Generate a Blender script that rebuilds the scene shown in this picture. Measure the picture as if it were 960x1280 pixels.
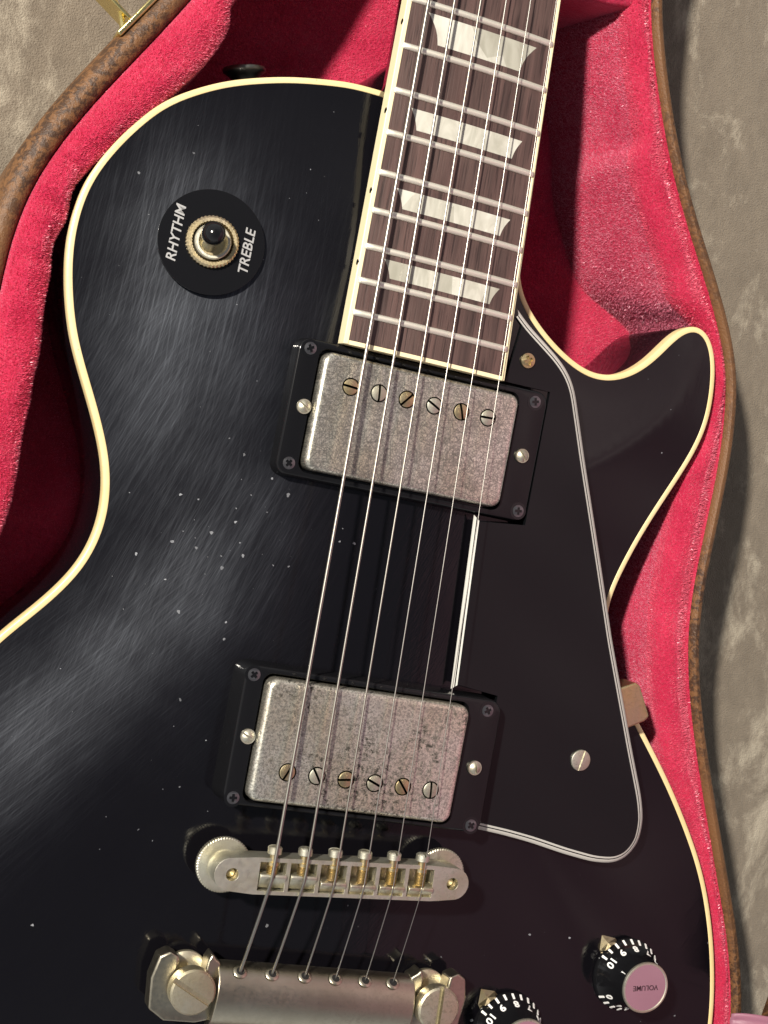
import bpy, bmesh, math, random
import numpy as np
from mathutils import Vector, Matrix
from mathutils.geometry import delaunay_2d_cdt, tessellate_polygon

random.seed(7); rng = np.random.default_rng(7)
for o in list(bpy.data.objects): bpy.data.objects.remove(o, do_unlink=True)
SC = bpy.context.scene
COL = SC.collection
MM = 0.001
PI = math.pi

# ------------------------------------------------------------------ camera
cam_d = bpy.data.cameras.new('camera'); cam = bpy.data.objects.new('camera', cam_d); COL.objects.link(cam)
R = [[0.91748654, 0.18616355, 0.35151327], [0.1790974, -0.98241198, 0.05282831], [0.35516555, 0.01448585, -0.93469117]]
mw = Matrix(((R[0][0], -R[1][0], -R[2][0], -.17524), (R[0][1], -R[1][1], -R[2][1], .10869), (R[0][2], -R[1][2], -R[2][2], .45270), (0, 0, 0, 1)))
cam.matrix_world = mw
cam_d.sensor_fit = 'VERTICAL'; cam_d.sensor_height = 36; cam_d.sensor_width = 27
cam_d.lens = 1866.16 / 1280 * 36
cam_d.clip_start = 0.01; cam_d.clip_end = 50
SC.camera = cam

# ------------------------------------------------------------------ world + lamp (indoors: a shop spotlight and dim room light)
w = bpy.data.worlds.new('World'); SC.world = w; w.use_nodes = True
_nt = w.node_tree; _bg = _nt.nodes['Background']
_tc = _nt.nodes.new('ShaderNodeTexCoord'); _sx = _nt.nodes.new('ShaderNodeSeparateXYZ'); _nt.links.new(_tc.outputs['Generated'], _sx.inputs[0])
_cr = _nt.nodes.new('ShaderNodeValToRGB'); _nt.links.new(_sx.outputs['Z'], _cr.inputs[0])
_e = _cr.color_ramp.elements; _e.new(.5)
_e[0].position = 0; _e[0].color = (.92, .92, .90, 1); _e[1].position = .55; _e[1].color = (.54, .55, .57, 1); _e[2].position = 1; _e[2].color = (.075, .09, .12, 1)
_nt.links.new(_cr.outputs[0], _bg.inputs[0]); _bg.inputs[1].default_value = 0.80
ld = bpy.data.lights.new('ceiling_spotlight', 'SPOT'); lo = bpy.data.objects.new('ceiling_spotlight', ld); COL.objects.link(lo)
LDIR = Vector((-.85, .40, 1.0)).normalized()
lo.location = Vector((.02, .13, 0)) + LDIR * 2.4
lo.rotation_euler = (-LDIR).to_track_quat('-Z', 'Y').to_euler()
ld.energy = 455; ld.color = (1.0, .93, .82); ld.shadow_soft_size = .065; ld.spot_size = math.radians(34); ld.spot_blend = .35
SC.view_settings.view_transform = 'Standard'; SC.view_settings.look = 'None'
SC.view_settings.exposure = 0; SC.view_settings.gamma = 1
SC.render.resolution_x = 768; SC.render.resolution_y = 1024

# ------------------------------------------------------------------ node helpers
def mat(name):
    m = bpy.data.materials.new(name); m.use_nodes = True
    nt = m.node_tree; b = nt.nodes['Principled BSDF']
    return m, nt, b
def N(nt, t, **kw):
    n = nt.nodes.new(t)
    for k, v in kw.items():
        if k in n.inputs: n.inputs[k].default_value = v
        else: setattr(n, k, v)
    return n
def L(nt, a, b): nt.links.new(a, b)
def coords(nt, scale=(1, 1, 1), rot=(0, 0, 0), loc=(0, 0, 0)):
    t = nt.nodes.new('ShaderNodeTexCoord'); m = nt.nodes.new('ShaderNodeMapping')
    m.inputs['Scale'].default_value = scale; m.inputs['Rotation'].default_value = rot; m.inputs['Location'].default_value = loc
    L(nt, t.outputs['Object'], m.inputs['Vector']); return m.outputs[0]
def noise(nt, vec, scale, detail=4, rough=.55, dist=0):
    n = N(nt, 'ShaderNodeTexNoise', Scale=scale, Detail=detail, Roughness=rough, Distortion=dist); L(nt, vec, n.inputs['Vector']); return n.outputs['Fac']
def ramp(nt, fac, stops):
    r = nt.nodes.new('ShaderNodeValToRGB'); e = r.color_ramp.elements
    while len(e) < len(stops): e.new(.5)
    for i, (p, c) in enumerate(stops):
        e[i].position = p; e[i].color = (c, c, c, 1) if not isinstance(c, tuple) else (*c, 1)
    L(nt, fac, r.inputs[0]); return r.outputs[0]
def math_(nt, op, a, b=None, c=None):
    n = nt.nodes.new('ShaderNodeMath'); n.operation = op
    for i, v in enumerate((a, b, c)):
        if v is None: continue
        if isinstance(v, (int, float)): n.inputs[i].default_value = v
        else: L(nt, v, n.inputs[i])
    return n.outputs[0]
def mix(nt, fac, a, b):
    n = nt.nodes.new('ShaderNodeMix'); n.data_type = 'RGBA'
    for i, v in ((0, fac), (6, a), (7, b)):
        if isinstance(v, (int, float)): n.inputs[i].default_value = v
        elif isinstance(v, tuple): n.inputs[i].default_value = (*v, 1)
        else: L(nt, v, n.inputs[i])
    return n.outputs[2]
def bump(nt, h, strength, dist, prev=None):
    n = N(nt, 'ShaderNodeBump', Strength=strength, Distance=dist); L(nt, h, n.inputs['Height'])
    if prev: L(nt, prev, n.inputs['Normal'])
    return n.outputs[0]

M = {}
def simple(name, col, rough, metal=0, **kw):
    m, nt, b = mat(name); b.inputs['Base Color'].default_value = (*col, 1); b.inputs['Roughness'].default_value = rough; b.inputs['Metallic'].default_value = metal
    for k, v in kw.items(): b.inputs[k].default_value = v
    M[name] = m; return m, nt, b

# worn gloss black lacquer of the top
def lacquer(name, worn):
    m, nt, b = mat(name); M[name] = m
    b.inputs['Base Color'].default_value = (.0035, .0032, .0045, 1)
    b.inputs['Specular IOR Level'].default_value = .34
    if not worn:
        b.inputs['Roughness'].default_value = .07; return
    # wiping scratches: long fine streaks that turn from steep at the top to diagonal lower down
    t = nt.nodes.new('ShaderNodeTexCoord'); sp = nt.nodes.new('ShaderNodeSeparateXYZ'); L(nt, t.outputs['Object'], sp.inputs[0])
    wn = nt.nodes.new('ShaderNodeTexNoise'); wn.inputs['Scale'].default_value = 9; wn.inputs['Detail'].default_value = 2; L(nt, t.outputs['Object'], wn.inputs['Vector'])
    va = nt.nodes.new('ShaderNodeVectorMath'); va.operation = 'MULTIPLY_ADD'; L(nt, wn.outputs['Color'], va.inputs[0]); va.inputs[1].default_value = (.0006, .0006, 0); L(nt, t.outputs['Object'], va.inputs[2])
    def one(rot, sx, sy, det, off):
        m1 = nt.nodes.new('ShaderNodeMapping'); m1.inputs['Rotation'].default_value = (0, 0, rot); L(nt, va.outputs[0], m1.inputs['Vector'])
        mp = nt.nodes.new('ShaderNodeMapping'); mp.inputs['Scale'].default_value = (sx, sy, 1); mp.inputs['Location'].default_value = (off, off, 0); L(nt, m1.outputs[0], mp.inputs['Vector'])
        return noise(nt, mp.outputs[0], 1, det, .6)
    yw = math_(nt, 'MULTIPLY_ADD', math_(nt, 'SUBTRACT', noise(nt, t.outputs['Object'], 30, 3), .5), .16, sp.outputs['Y'])
    def band(a, b_):
        r = N(nt, 'ShaderNodeMapRange'); r.interpolation_type = 'SMOOTHSTEP'; L(nt, yw, r.inputs['Value']); r.inputs['From Min'].default_value = a; r.inputs['From Max'].default_value = b_; return r.outputs[0]
    m_hi = band(.12, .16); m_mid = band(.05, .10)
    def streak(da, sx, sy, det):
        a = one(da + .06, sx, sy, det, 0); b2 = one(da + .34, sx, sy, det, 3); c2 = one(da + .72, sx, sy, det, 7)
        w1 = math_(nt, 'MULTIPLY_ADD', m_hi, .75, .25); w3 = math_(nt, 'MULTIPLY_ADD', math_(nt, 'SUBTRACT', 1, m_mid), .75, .2); w2 = math_(nt, 'MULTIPLY_ADD', math_(nt, 'SUBTRACT', m_mid, m_hi), .65, .3)
        f_ = lambda q, lo_, hi_: ramp(nt, q, [(lo_, 0), (hi_, 1)])
        return math_(nt, 'ADD', math_(nt, 'MULTIPLY', f_(a, .50, .74), w1), math_(nt, 'ADD', math_(nt, 'MULTIPLY', f_(b2, .50, .74), w2), math_(nt, 'MULTIPLY', f_(c2, .50, .74), w3)))
    s1 = streak(0, 2000, 3.5, 2); s2 = streak(.09, 3200, 8, 2); s3 = streak(-.13, 1300, 6, 1)
    fine = math_(nt, 'ADD', math_(nt, 'ADD', s1, s2), s3)
    # lamp glare on the top, painted as haze patches at fixed spots
    glare_blobs = None
    for bx_, by_, rx_, ry_, rt_, am in [(-.078, .160, .028, .040, -.2, 1), (-.093, .118, .016, .045, -.35, .85), (-.046, .107, .014, .018, -.5, .55), (-.056, .075, .016, .030, -.7, .6), (-.085, .052, .018, .050, -.75, .55), (-.108, .018, .020, .050, -.8, .65), (-.05, .165, .022, .022, 0, .45), (-.088, .205, .018, .02, 0, .35)]:
        mm = nt.nodes.new('ShaderNodeMapping'); mm.vector_type = 'TEXTURE'; mm.inputs['Location'].default_value = (bx_, by_, 0); mm.inputs['Rotation'].default_value = (0, 0, rt_); mm.inputs['Scale'].default_value = (rx_, ry_, 1)
        fl = nt.nodes.new('ShaderNodeVectorMath'); fl.operation = 'MULTIPLY_ADD'; L(nt, wn.outputs['Color'], fl.inputs[0]); fl.inputs[1].default_value = (.03, .03, 0); L(nt, t.outputs['Object'], fl.inputs[2])
        f2 = nt.nodes.new('ShaderNodeVectorMath'); f2.operation = 'MULTIPLY'; L(nt, fl.outputs[0], f2.inputs[0]); f2.inputs[1].default_value = (1, 1, 0)
        f3 = nt.nodes.new('ShaderNodeVectorMath'); f3.operation = 'SUBTRACT'; L(nt, f2.outputs[0], f3.inputs[0]); f3.inputs[1].default_value = (.015, .015, 0)
        L(nt, f3.outputs[0], mm.inputs['Vector'])
        ln = nt.nodes.new('ShaderNodeVectorMath'); ln.operation = 'LENGTH'; L(nt, mm.outputs[0], ln.inputs[0])
        g = math_(nt, 'MULTIPLY', math_(nt, 'POWER', 2.718, math_(nt, 'MULTIPLY', math_(nt, 'MULTIPLY', ln.outputs['Value'], ln.outputs['Value']), -1.1)), am)
        glare_blobs = g if glare_blobs is None else math_(nt, 'ADD', glare_blobs, g)
    wear = ramp(nt, noise(nt, coords(nt, (1, .7, 1), (0, 0, .5)), 17, 3, .5, .6), [(.34, 0), (.66, 1)])
    wear2 = ramp(nt, noise(nt, coords(nt, (1, 1, 1), (0, 0, .3), (3, 1, 0)), 60, 3, .6), [(.3, .35), (.7, 1)])
    # scuff haze painted mainly on the left half, where the glare lies
    side = N(nt, 'ShaderNodeMapRange'); side.interpolation_type = 'SMOOTHSTEP'; L(nt, sp.outputs['X'], side.inputs['Value'])
    side.inputs['From Min'].default_value = .0; side.inputs['From Max'].default_value = -.055; side.inputs['To Min'].default_value = .04; side.inputs['To Max'].default_value = 1
    low = N(nt, 'ShaderNodeMapRange'); low.interpolation_type = 'SMOOTHSTEP'; L(nt, sp.outputs['Y'], low.inputs['Value'])
    low.inputs['From Min'].default_value = -.02; low.inputs['From Max'].default_value = .07; low.inputs['To Min'].default_value = .18; low.inputs['To Max'].default_value = 1
    up = N(nt, 'ShaderNodeMapRange'); up.interpolation_type = 'SMOOTHSTEP'; L(nt, sp.outputs['Y'], up.inputs['Value'])
    up.inputs['From Min'].default_value = .24; up.inputs['From Max'].default_value = .16; up.inputs['To Min'].default_value = .22; up.inputs['To Max'].default_value = 1
    msk = math_(nt, 'MULTIPLY', math_(nt, 'MULTIPLY', side.outputs[0], up.outputs[0]), math_(nt, 'MULTIPLY', low.outputs[0], math_(nt, 'MULTIPLY_ADD', wear, .72, .28)))
    msk = math_(nt, 'MULTIPLY', msk, wear2)
    msk = math_(nt, 'ADD', math_(nt, 'MULTIPLY', msk, .34), math_(nt, 'MULTIPLY', glare_blobs, math_(nt, 'MULTIPLY_ADD', wear2, .6, .4)))
    # thin individual scratches
    th = math_(nt, 'ADD', math_(nt, 'MULTIPLY', s1, .8), math_(nt, 'ADD', math_(nt, 'MULTIPLY', s2, .7), math_(nt, 'MULTIPLY', s3, .5)))
    nb = bump(nt, fine, .05, .0001)
    L(nt, nb, b.inputs['Normal'])
    b.inputs['Roughness'].default_value = .06
    # scuffed lacquer: a rough glossy haze, strongest in the painted glare patches
    haze = N(nt, 'ShaderNodeBsdfAnisotropic'); haze.inputs['Roughness'].default_value = .46
    haze.inputs['Color'].default_value = (.50, .54, .62, 1); L(nt, nb, haze.inputs['Normal'])
    hf = math_(nt, 'MULTIPLY', msk, math_(nt, 'MULTIPLY_ADD', th, .088, .046))
    hf = math_(nt, 'ADD', hf, .0009)
    # dings: tiny chips in the lacquer
    v = N(nt, 'ShaderNodeTexVoronoi', Scale=190, Randomness=1); v.voronoi_dimensions = '2D'; dv = nt.nodes.new('ShaderNodeVectorMath'); dv.operation = 'MULTIPLY_ADD'; wn3 = nt.nodes.new('ShaderNodeTexNoise'); wn3.inputs['Scale'].default_value = 900; L(nt, t.outputs['Object'], wn3.inputs['Vector']); L(nt, wn3.outputs['Color'], dv.inputs[0]); dv.inputs[1].default_value = (.0011, .0011, 0); L(nt, t.outputs['Object'], dv.inputs[2]); L(nt, dv.outputs[0], v.inputs['Vector'])
    sc = nt.nodes.new('ShaderNodeSeparateColor'); L(nt, v.outputs['Color'], sc.inputs[0])
    near = math_(nt, 'LESS_THAN', v.outputs['Distance'], math_(nt, 'MULTIPLY_ADD', math_(nt, 'POWER', sc.outputs[1], 3.0), .10, .015))
    cm = nt.nodes.new('ShaderNodeMapping'); cm.vector_type = 'TEXTURE'; cm.inputs['Location'].default_value = (-.056, .098, 0); cm.inputs['Rotation'].default_value = (0, 0, -.5); cm.inputs['Scale'].default_value = (.024, .034, 1); L(nt, t.outputs['Object'], cm.inputs['Vector'])
    cl = nt.nodes.new('ShaderNodeVectorMath'); cl.operation = 'LENGTH'; L(nt, cm.outputs[0], cl.inputs[0])
    clus = math_(nt, 'ADD', ramp(nt, noise(nt, t.outputs['Object'], 18, 3), [(.42, .07), (.64, .20)]), math_(nt, 'MULTIPLY', math_(nt, 'POWER', 2.718, math_(nt, 'MULTIPLY', math_(nt, 'MULTIPLY', cl.outputs['Value'], cl.outputs['Value']), -1)), .60))
    on = math_(nt, 'GREATER_THAN', math_(nt, 'MULTIPLY_ADD', side.outputs[0], .03, clus), math_(nt, 'MULTIPLY_ADD', sc.outputs[0], .9, .1))
    chip = math_(nt, 'MULTIPLY', near, on)
    L(nt, mix(nt, math_(nt, 'MULTIPLY', chip, math_(nt, 'MULTIPLY_ADD', sc.outputs[2], .8, .2)), (.0035, .0032, .0045), (.24, .25, .27)), b.inputs['Base Color'])
    L(nt, math_(nt, 'MULTIPLY_ADD', chip, .5, .06), b.inputs['Roughness'])
    ms = nt.nodes.new('ShaderNodeMixShader'); L(nt, hf, ms.inputs[0]); L(nt, b.outputs[0], ms.inputs[1]); L(nt, haze.outputs[0], ms.inputs[2])
    L(nt, ms.outputs[0], nt.nodes['Material Output'].inputs['Surface'])
lacquer('black_lacquer_worn', True); lacquer('black_lacquer', False)

def velvet(name, base=(.40, .010, .050), tint=(1, .42, .55), fold=0.0):
    m, nt, b = mat(name); M[name] = m
    c = coords(nt)
    f = noise(nt, c, 1300, 3, .75); g = noise(nt, c, 45, 3, .6); h = noise(nt, c, 620, 3, .6)
    nap = ramp(nt, g, [(.35, 0), (.68, 1)])
    col = mix(nt, nap, base, tuple(min(1, x * 1.25 + .012) for x in base))
    spark = ramp(nt, f, [(.56, 0), (.76, 1)])
    L(nt, mix(nt, math_(nt, 'MULTIPLY', spark, math_(nt, 'MULTIPLY_ADD', nap, .45, .12)), col, (.80, .30, .38)), b.inputs['Base Color'])
    b.inputs['Roughness'].default_value = .75; b.inputs['Specular IOR Level'].default_value = .25
    L(nt, math_(nt, 'MULTIPLY_ADD', nap, .35, .45), b.inputs['Sheen Weight']); b.inputs['Sheen Roughness'].default_value = .38
    b.inputs['Sheen Tint'].default_value = (*tint, 1)
    nb = bump(nt, f, .85, .0006); nb = bump(nt, h, .6, .0010, nb)
    if fold: nb = bump(nt, noise(nt, c, 30, 2, .5, .8), .5, .003, nb)
    L(nt, nb, b.inputs['Normal'])
velvet('pink_velvet', fold=1)

def fibre(name, c1, c2, c3, sp):
    m, nt, b = mat(name); M[name] = m
    c = coords(nt); f = noise(nt, c, 2500, 1); g = noise(nt, c, 28, 3, .6)
    col = mix(nt, ramp(nt, f, [(.35, 0), (.65, 1)]), c1, c2)
    L(nt, mix(nt, math_(nt, 'MULTIPLY', ramp(nt, g, [(.42, 0), (.65, 1)]), .45), col, c3), b.inputs['Base Color'])
    b.inputs['Roughness'].default_value = .34; b.inputs['Specular IOR Level'].default_value = sp; b.inputs['Specular Tint'].default_value = (1, .8, .86, 1)
fibre('velvet_fibre', (.58, .022, .075), (.88, .12, .21), (.85, .26, .36), 1.0)
fibre('velvet_fibre_painted_sheen', (.52, .05, .12), (.85, .28, .40), (.85, .38, .48), 1.0)  # paler pinks put the sheen of the right wall's nap into the colour
def tolex():
    m, nt, b = mat('brown_vinyl'); M['brown_vinyl'] = m
    c = coords(nt)
    n1 = noise(nt, c, 420, 5, .65, .6); n2 = noise(nt, c, 16, 2, .5); n3 = noise(nt, c, 1500, 2, .6)
    dark = ramp(nt, n1, [(.44, 1), (.56, 0)])
    amt = ramp(nt, n2, [(.44, .06), (.56, .9)])
    col = mix(nt, math_(nt, 'MULTIPLY', dark, amt), (.155, .074, .030), (.042, .022, .013))
    L(nt, col, b.inputs['Base Color']); b.inputs['Roughness'].default_value = .5; b.inputs['Specular IOR Level'].default_value = .35
    L(nt, bump(nt, n3, .5, .0006), b.inputs['Normal'])
tolex()

def carpet():
    m, nt, b = mat('taupe_suede'); M['taupe_suede'] = m
    c = coords(nt); c2 = coords(nt, (1, .55, 1), (0, 0, .25))
    a = ramp(nt, noise(nt, c2, 38, 7, .72, .35), [(.50, 0), (.66, 1)])
    d = noise(nt, c2, 160, 4, .7); f = noise(nt, c, 1500, 2, .7)
    col = mix(nt, d, (.112, .088, .064), (.250, .206, .155))
    col = mix(nt, math_(nt, 'MULTIPLY', a, math_(nt, 'MULTIPLY_ADD', d, 1.0, .15)), col, (.52, .46, .36))
    L(nt, col, b.inputs['Base Color']); b.inputs['Roughness'].default_value = .85; b.inputs['Sheen Weight'].default_value = .25; b.inputs['Sheen Roughness'].default_value = .4
    nb = bump(nt, f, .8, .0010); nb = bump(nt, d, .12, .002, nb); L(nt, nb, b.inputs['Normal'])
carpet()

def aged_metal(name, c1, c2, cd, rough=.28, spots=.5, sc=1, pit=.35):
    m, nt, b = mat(name); M[name] = m
    c = coords(nt)
    n1 = noise(nt, c, 90 * sc, 4, .6, .4); n2 = noise(nt, c, 700 * sc, 4, .7); n3 = noise(nt, c, 30 * sc, 3, .6)
    col = mix(nt, ramp(nt, n1, [(.35, 0), (.65, 1)]), c1, c2)
    pf = math_(nt, 'MULTIPLY', ramp(nt, n2, [(.50, 0), (.62, 1)]), math_(nt, 'MULTIPLY', ramp(nt, n3, [(.42, .12), (.6, 1)]), spots))
    L(nt, mix(nt, pf, col, cd), b.inputs['Base Color'])
    b.inputs['Metallic'].default_value = 1
    L(nt, math_(nt, 'MULTIPLY_ADD', n2, .25, rough), b.inputs['Roughness'])
    L(nt, bump(nt, n2, pit, .00025), b.inputs['Normal'])
aged_metal('aged_nickel', (.66, .65, .56), (.55, .52, .40), (.10, .09, .075), .36, .35)
def cover_mat(name, amt, scr):
    m, nt, b = mat(name); M[name] = m
    hs = None
    for k in range(8):
        rm = nt.nodes.new('ShaderNodeMapping'); rm.inputs['Scale'].default_value = (2600, 110, 1); L(nt, coords(nt, (1, 1, 0), (0, 0, k * PI / 8 + .2), (k * .1, k * .2, 0)), rm.inputs['Vector']); n_ = noise(nt, rm.outputs[0], 1, 1, .5)
        r_ = ramp(nt, n_, [(.57, 0), (.67, 1)]); hs = r_ if hs is None else math_(nt, 'ADD', hs, r_)
    hs = math_(nt, 'MINIMUM', hs, 1.5)
    c = coords(nt); n1 = noise(nt, c, 1500, 3, .7); n3 = noise(nt, c, 42, 4, .6, .5); n4 = noise(nt, c, 620, 5, .8)
    patch = ramp(nt, n3, [(.45, .05), (.60, 1)])
    tarn = math_(nt, 'MULTIPLY', ramp(nt, n4, [(.50, 0), (.58, 1)]), math_(nt, 'MULTIPLY', patch, amt))
    base = mix(nt, ramp(nt, noise(nt, c, 55, 3), [(.35, 0), (.65, 1)]), (.96, .93, .82), (.86, .78, .62))
    col = mix(nt, math_(nt, 'MULTIPLY', hs, scr), base, (.20, .195, .18))
    col = mix(nt, math_(nt, 'MULTIPLY', ramp(nt, n1, [(.46, 0), (.58, 1)]), .62), col, (.24, .235, .21))
    L(nt, mix(nt, tarn, col, (.05, .048, .042)), b.inputs['Base Color'])
    b.inputs['Metallic'].default_value = .9; L(nt, math_(nt, 'MULTIPLY_ADD', tarn, .3, .34), b.inputs['Roughness'])
    L(nt, bump(nt, n1, .25, .0001), b.inputs['Normal'])
cover_mat('cover_scratched', .45, .42); cover_mat('cover_tarnished', .95, .16)
aged_metal('aged_gold', (.62, .50, .26), (.56, .47, .32), (.25, .20, .12), .25, .4)
aged_metal('stud_metal', (.64, .60, .47), (.56, .50, .34), (.22, .19, .13), .34, .45)
aged_metal('latch_brass', (.85, .72, .32), (.78, .66, .30), (.4, .32, .14), .12, .2)
aged_metal('saddle_brass', (.60, .54, .38), (.66, .62, .52), (.18, .15, .09), .30, .5)
aged_metal('tarnished_zinc', (.50, .46, .36), (.42, .38, .29), (.25, .21, .17), .20, .3, 1, .12)
aged_metal('dark_pewter', (.20, .20, .18), (.14, .14, .13), (.06, .06, .05), .3, .4)
simple('string_steel', (.40, .39, .36), .32, 1)
simple('string_wound', (.34, .325, .29), .36, 1)
simple('fret_nickel', (.94, .91, .80), .56, 1)
m_, nt_, b_ = simple('cream_binding', (.80, .62, .26), .32)
c_ = coords(nt_); L(nt_, mix(nt_, ramp(nt_, noise(nt_, c_, 25, 4, .6), [(.35, 0), (.7, 1)]), (.78, .64, .35), (.72, .54, .24)), b_.inputs['Base Color'])
L(nt_, mix(nt_, ramp(nt_, noise(nt_, c_, 700, 3, .7), [(.66, 0), (.72, .6)]), mix(nt_, ramp(nt_, noise(nt_, c_, 25, 4, .6), [(.35, 0), (.7, 1)]), (.78, .65, .36), (.72, .54, .25)), (.30, .19, .08)), b_.inputs['Base Color'])
L(nt_, bump(nt_, noise(nt_, c_, 300, 3), .3, .0002), b_.inputs['Normal'])
simple('cream_binding_light', (.82, .72, .46), .35)
simple('white_plastic', (.52, .51, .47), .35)
simple('black_plastic', (.006, .006, .007), .15, **{'Specular IOR Level': .30})
simple('black_guard', (.005, .0055, .0065), .12, **{'Specular IOR Level': .26})
simple('black_gloss', (.006, .006, .007), .10, **{'Specular IOR Level': .4})
simple('screw_black', (.16, .16, .17), .30, .9)
simple('dark_recess', (.004, .004, .004), .8)
simple('silver_print', (.42, .42, .42), .35, .4)
simple('knob_print', (.78, .78, .76), .4)
simple('mirror_cap', (.85, .80, .82), .12, 1)
simple('dark_print', (.05, .02, .03), .5)
def satin():
    m, nt, b = mat('pink_satin'); M['pink_satin'] = m
    c = coords(nt, (30, 1200, 200)); f = noise(nt, c, 1, 3)
    L(nt, mix(nt, f, (.225, .085, .13), (.27, .105, .16)), b.inputs['Base Color']); b.inputs['Roughness'].default_value = .5; b.inputs['Sheen Weight'].default_value = .3
    L(nt, bump(nt, f, .3, .0003), b.inputs['Normal'])
satin()
def rosewood():
    m, nt, b = mat('rosewood'); M['rosewood'] = m
    c = coords(nt, (260, 11, 100)); c2 = coords(nt, (1400, 45, 400)); 
    a = noise(nt, c, 1, 4, .6, .5); g = noise(nt, c2, 1, 3, .6); k = noise(nt, coords(nt, (60, 40, 1)), 1, 2)
    col = mix(nt, ramp(nt, a, [(.3, 0), (.7, 1)]), (.038, .022, .020), (.110, .062, .055))
    col = mix(nt, ramp(nt, k, [(.4, 0), (.8, .5)]), col, (.115, .075, .065))
    pore = ramp(nt, g, [(.36, 1), (.46, 0)])
    L(nt, mix(nt, math_(nt, 'MULTIPLY', pore, .75), col, (.020, .011, .010)), b.inputs['Base Color'])
    b.inputs['Roughness'].default_value = .5
    L(nt, bump(nt, g, .5, .0003), b.inputs['Normal'])
rosewood()
def pearl():
    m, nt, b = mat('pearloid'); M['pearloid'] = m
    c = coords(nt, (1, .35, 1), (0, 0, .15)); a = noise(nt, c, 110, 3, .5, 3.0)
    oi = nt.nodes.new('ShaderNodeObjectInfo')
    v = N(nt, 'ShaderNodeTexVoronoi', Scale=75); L(nt, c, v.inputs['Vector']); s = nt.nodes.new('ShaderNodeSeparateColor'); L(nt, v.outputs['Color'], s.inputs[0])
    f = math_(nt, 'MULTIPLY_ADD', s.outputs[0], .42, math_(nt, 'MULTIPLY', a, .75))
    col = ramp(nt, f, [(.15, (.26, .25, .20)), (.5, (.40, .39, .33)), (.95, (.66, .65, .58))])
    L(nt, col, b.inputs['Base Color']); b.inputs['Roughness'].default_value = .25
    b.inputs['Coat Weight'].default_value = .3
pearl()

# ------------------------------------------------------------------ geometry helpers (millimetres in, metres out)
def V3(vs): return [(x * MM, y * MM, z * MM) for x, y, z in vs]
def mesh(name, verts, faces, m, parent=None, smooth=True, bev=0, seg=2, ang=35, recalc=True):
    me = bpy.data.meshes.new(name); me.from_pydata(V3(verts), [], faces); 
    if recalc:
        bm = bmesh.new(); bm.from_mesh(me); bmesh.ops.remove_doubles(bm, verts=bm.verts, dist=1e-7)
        bmesh.ops.recalc_face_normals(bm, faces=bm.faces); bm.to_mesh(me); bm.free()
    me.materials.append(M[m] if isinstance(m, str) else m)
    o = bpy.data.objects.new(name, me); COL.objects.link(o)
    if parent: o.parent = parent
    if smooth:
        for p in me.polygons: p.use_smooth = True
        me.set_sharp_from_angle(angle=math.radians(ang))
    if bev:
        md = o.modifiers.new('bevel', 'BEVEL'); md.width = bev * MM; md.segments = seg; md.limit_method = 'ANGLE'; md.angle_limit = math.radians(32); md.harden_normals = False
        for p in me.polygons: p.use_smooth = True
        me.set_sharp_from_angle(angle=math.radians(60))
    return o
def empty(name, loc=(0, 0, 0)):
    o = bpy.data.objects.new(name, None); o.location = Vector(loc) * MM; o.empty_display_size = .02; COL.objects.link(o); return o
class B:
    def __init__(s): s.v = []; s.f = []
    def add(s, v, f):
        n = len(s.v); s.v += list(v); s.f += [tuple(i + n for i in q) for q in f]; return s
    def build(s, name, m, parent=None, **k): return mesh(name, s.v, s.f, m, parent, **k)
def prism(outer, z0, z1, holes=(), B_=None):
    """outline (list of xy) with holes, extruded z0..z1 (z may be a function of x,y)"""
    B_ = B_ or B()
    loops = [list(outer)] + [list(h) for h in holes]
    flat = [p for l in loops for p in l]
    tris = tessellate_polygon([[Vector((x, y, 0)) for x, y in l] for l in loops])
    f0 = z0 if callable(z0) else (lambda x, y: z0); f1 = z1 if callable(z1) else (lambda x, y: z1)
    n = len(flat); vs = [(x, y, f0(x, y)) for x, y in flat] + [(x, y, f1(x, y)) for x, y in flat]
    fs = [tuple(t) for t in tris] + [tuple(i + n for i in t) for t in tris]
    k = 0
    for l in loops:
        m_ = len(l)
        for i in range(m_):
            a = k + i; b = k + (i + 1) % m_; fs.append((a, b, b + n, a + n))
        k += m_
    return B_.add(vs, fs)
def loft(rings, close=True, cap0=False, cap1=False, B_=None):
    B_ = B_ or B(); n = len(rings[0]); vs = [p for r in rings for p in r]; fs = []
    for i in range(len(rings) - 1):
        for j in range(n if close else n - 1):
            a = i * n + j; b = i * n + (j + 1) % n; fs.append((a, b, b + n, a + n))
    if cap0: fs.append(tuple(range(n)))
    if cap1: fs.append(tuple((len(rings) - 1) * n + j for j in range(n)))
    return B_.add(vs, fs)
def rrect(cx, cy, hw, hh, r, n=6):
    o = []
    for sx, sy, a0 in ((1, 1, 0), (-1, 1, 90), (-1, -1, 180), (1, -1, 270)):
        for i in range(n + 1):
            a = math.radians(a0 + 90 * i / n); o.append((cx + sx * (hw - r) + r * math.cos(a), cy + sy * (hh - r) + r * math.sin(a)))
    return o
def circ(cx, cy, r, n=24, a0=0): return [(cx + r * math.cos(a0 + 2 * PI * i / n), cy + r * math.sin(a0 + 2 * PI * i / n)) for i in range(n)]
def lathe(prof, c=(0, 0, 0), n=32, B_=None, gear=None):
    rings = []
    for k, (r, z) in enumerate(prof):
        ring = []
        for i in range(n):
            a = 2 * PI * i / n; rr = r * (1 + (gear if (gear and i % 2 and r > .1) else 0)) if gear else r
            ring.append((c[0] + rr * math.cos(a), c[1] + rr * math.sin(a), c[2] + z))
        rings.append(ring)
    return loft(rings, True, prof[0][0] > .01, prof[-1][0] > .01, B_)
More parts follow.
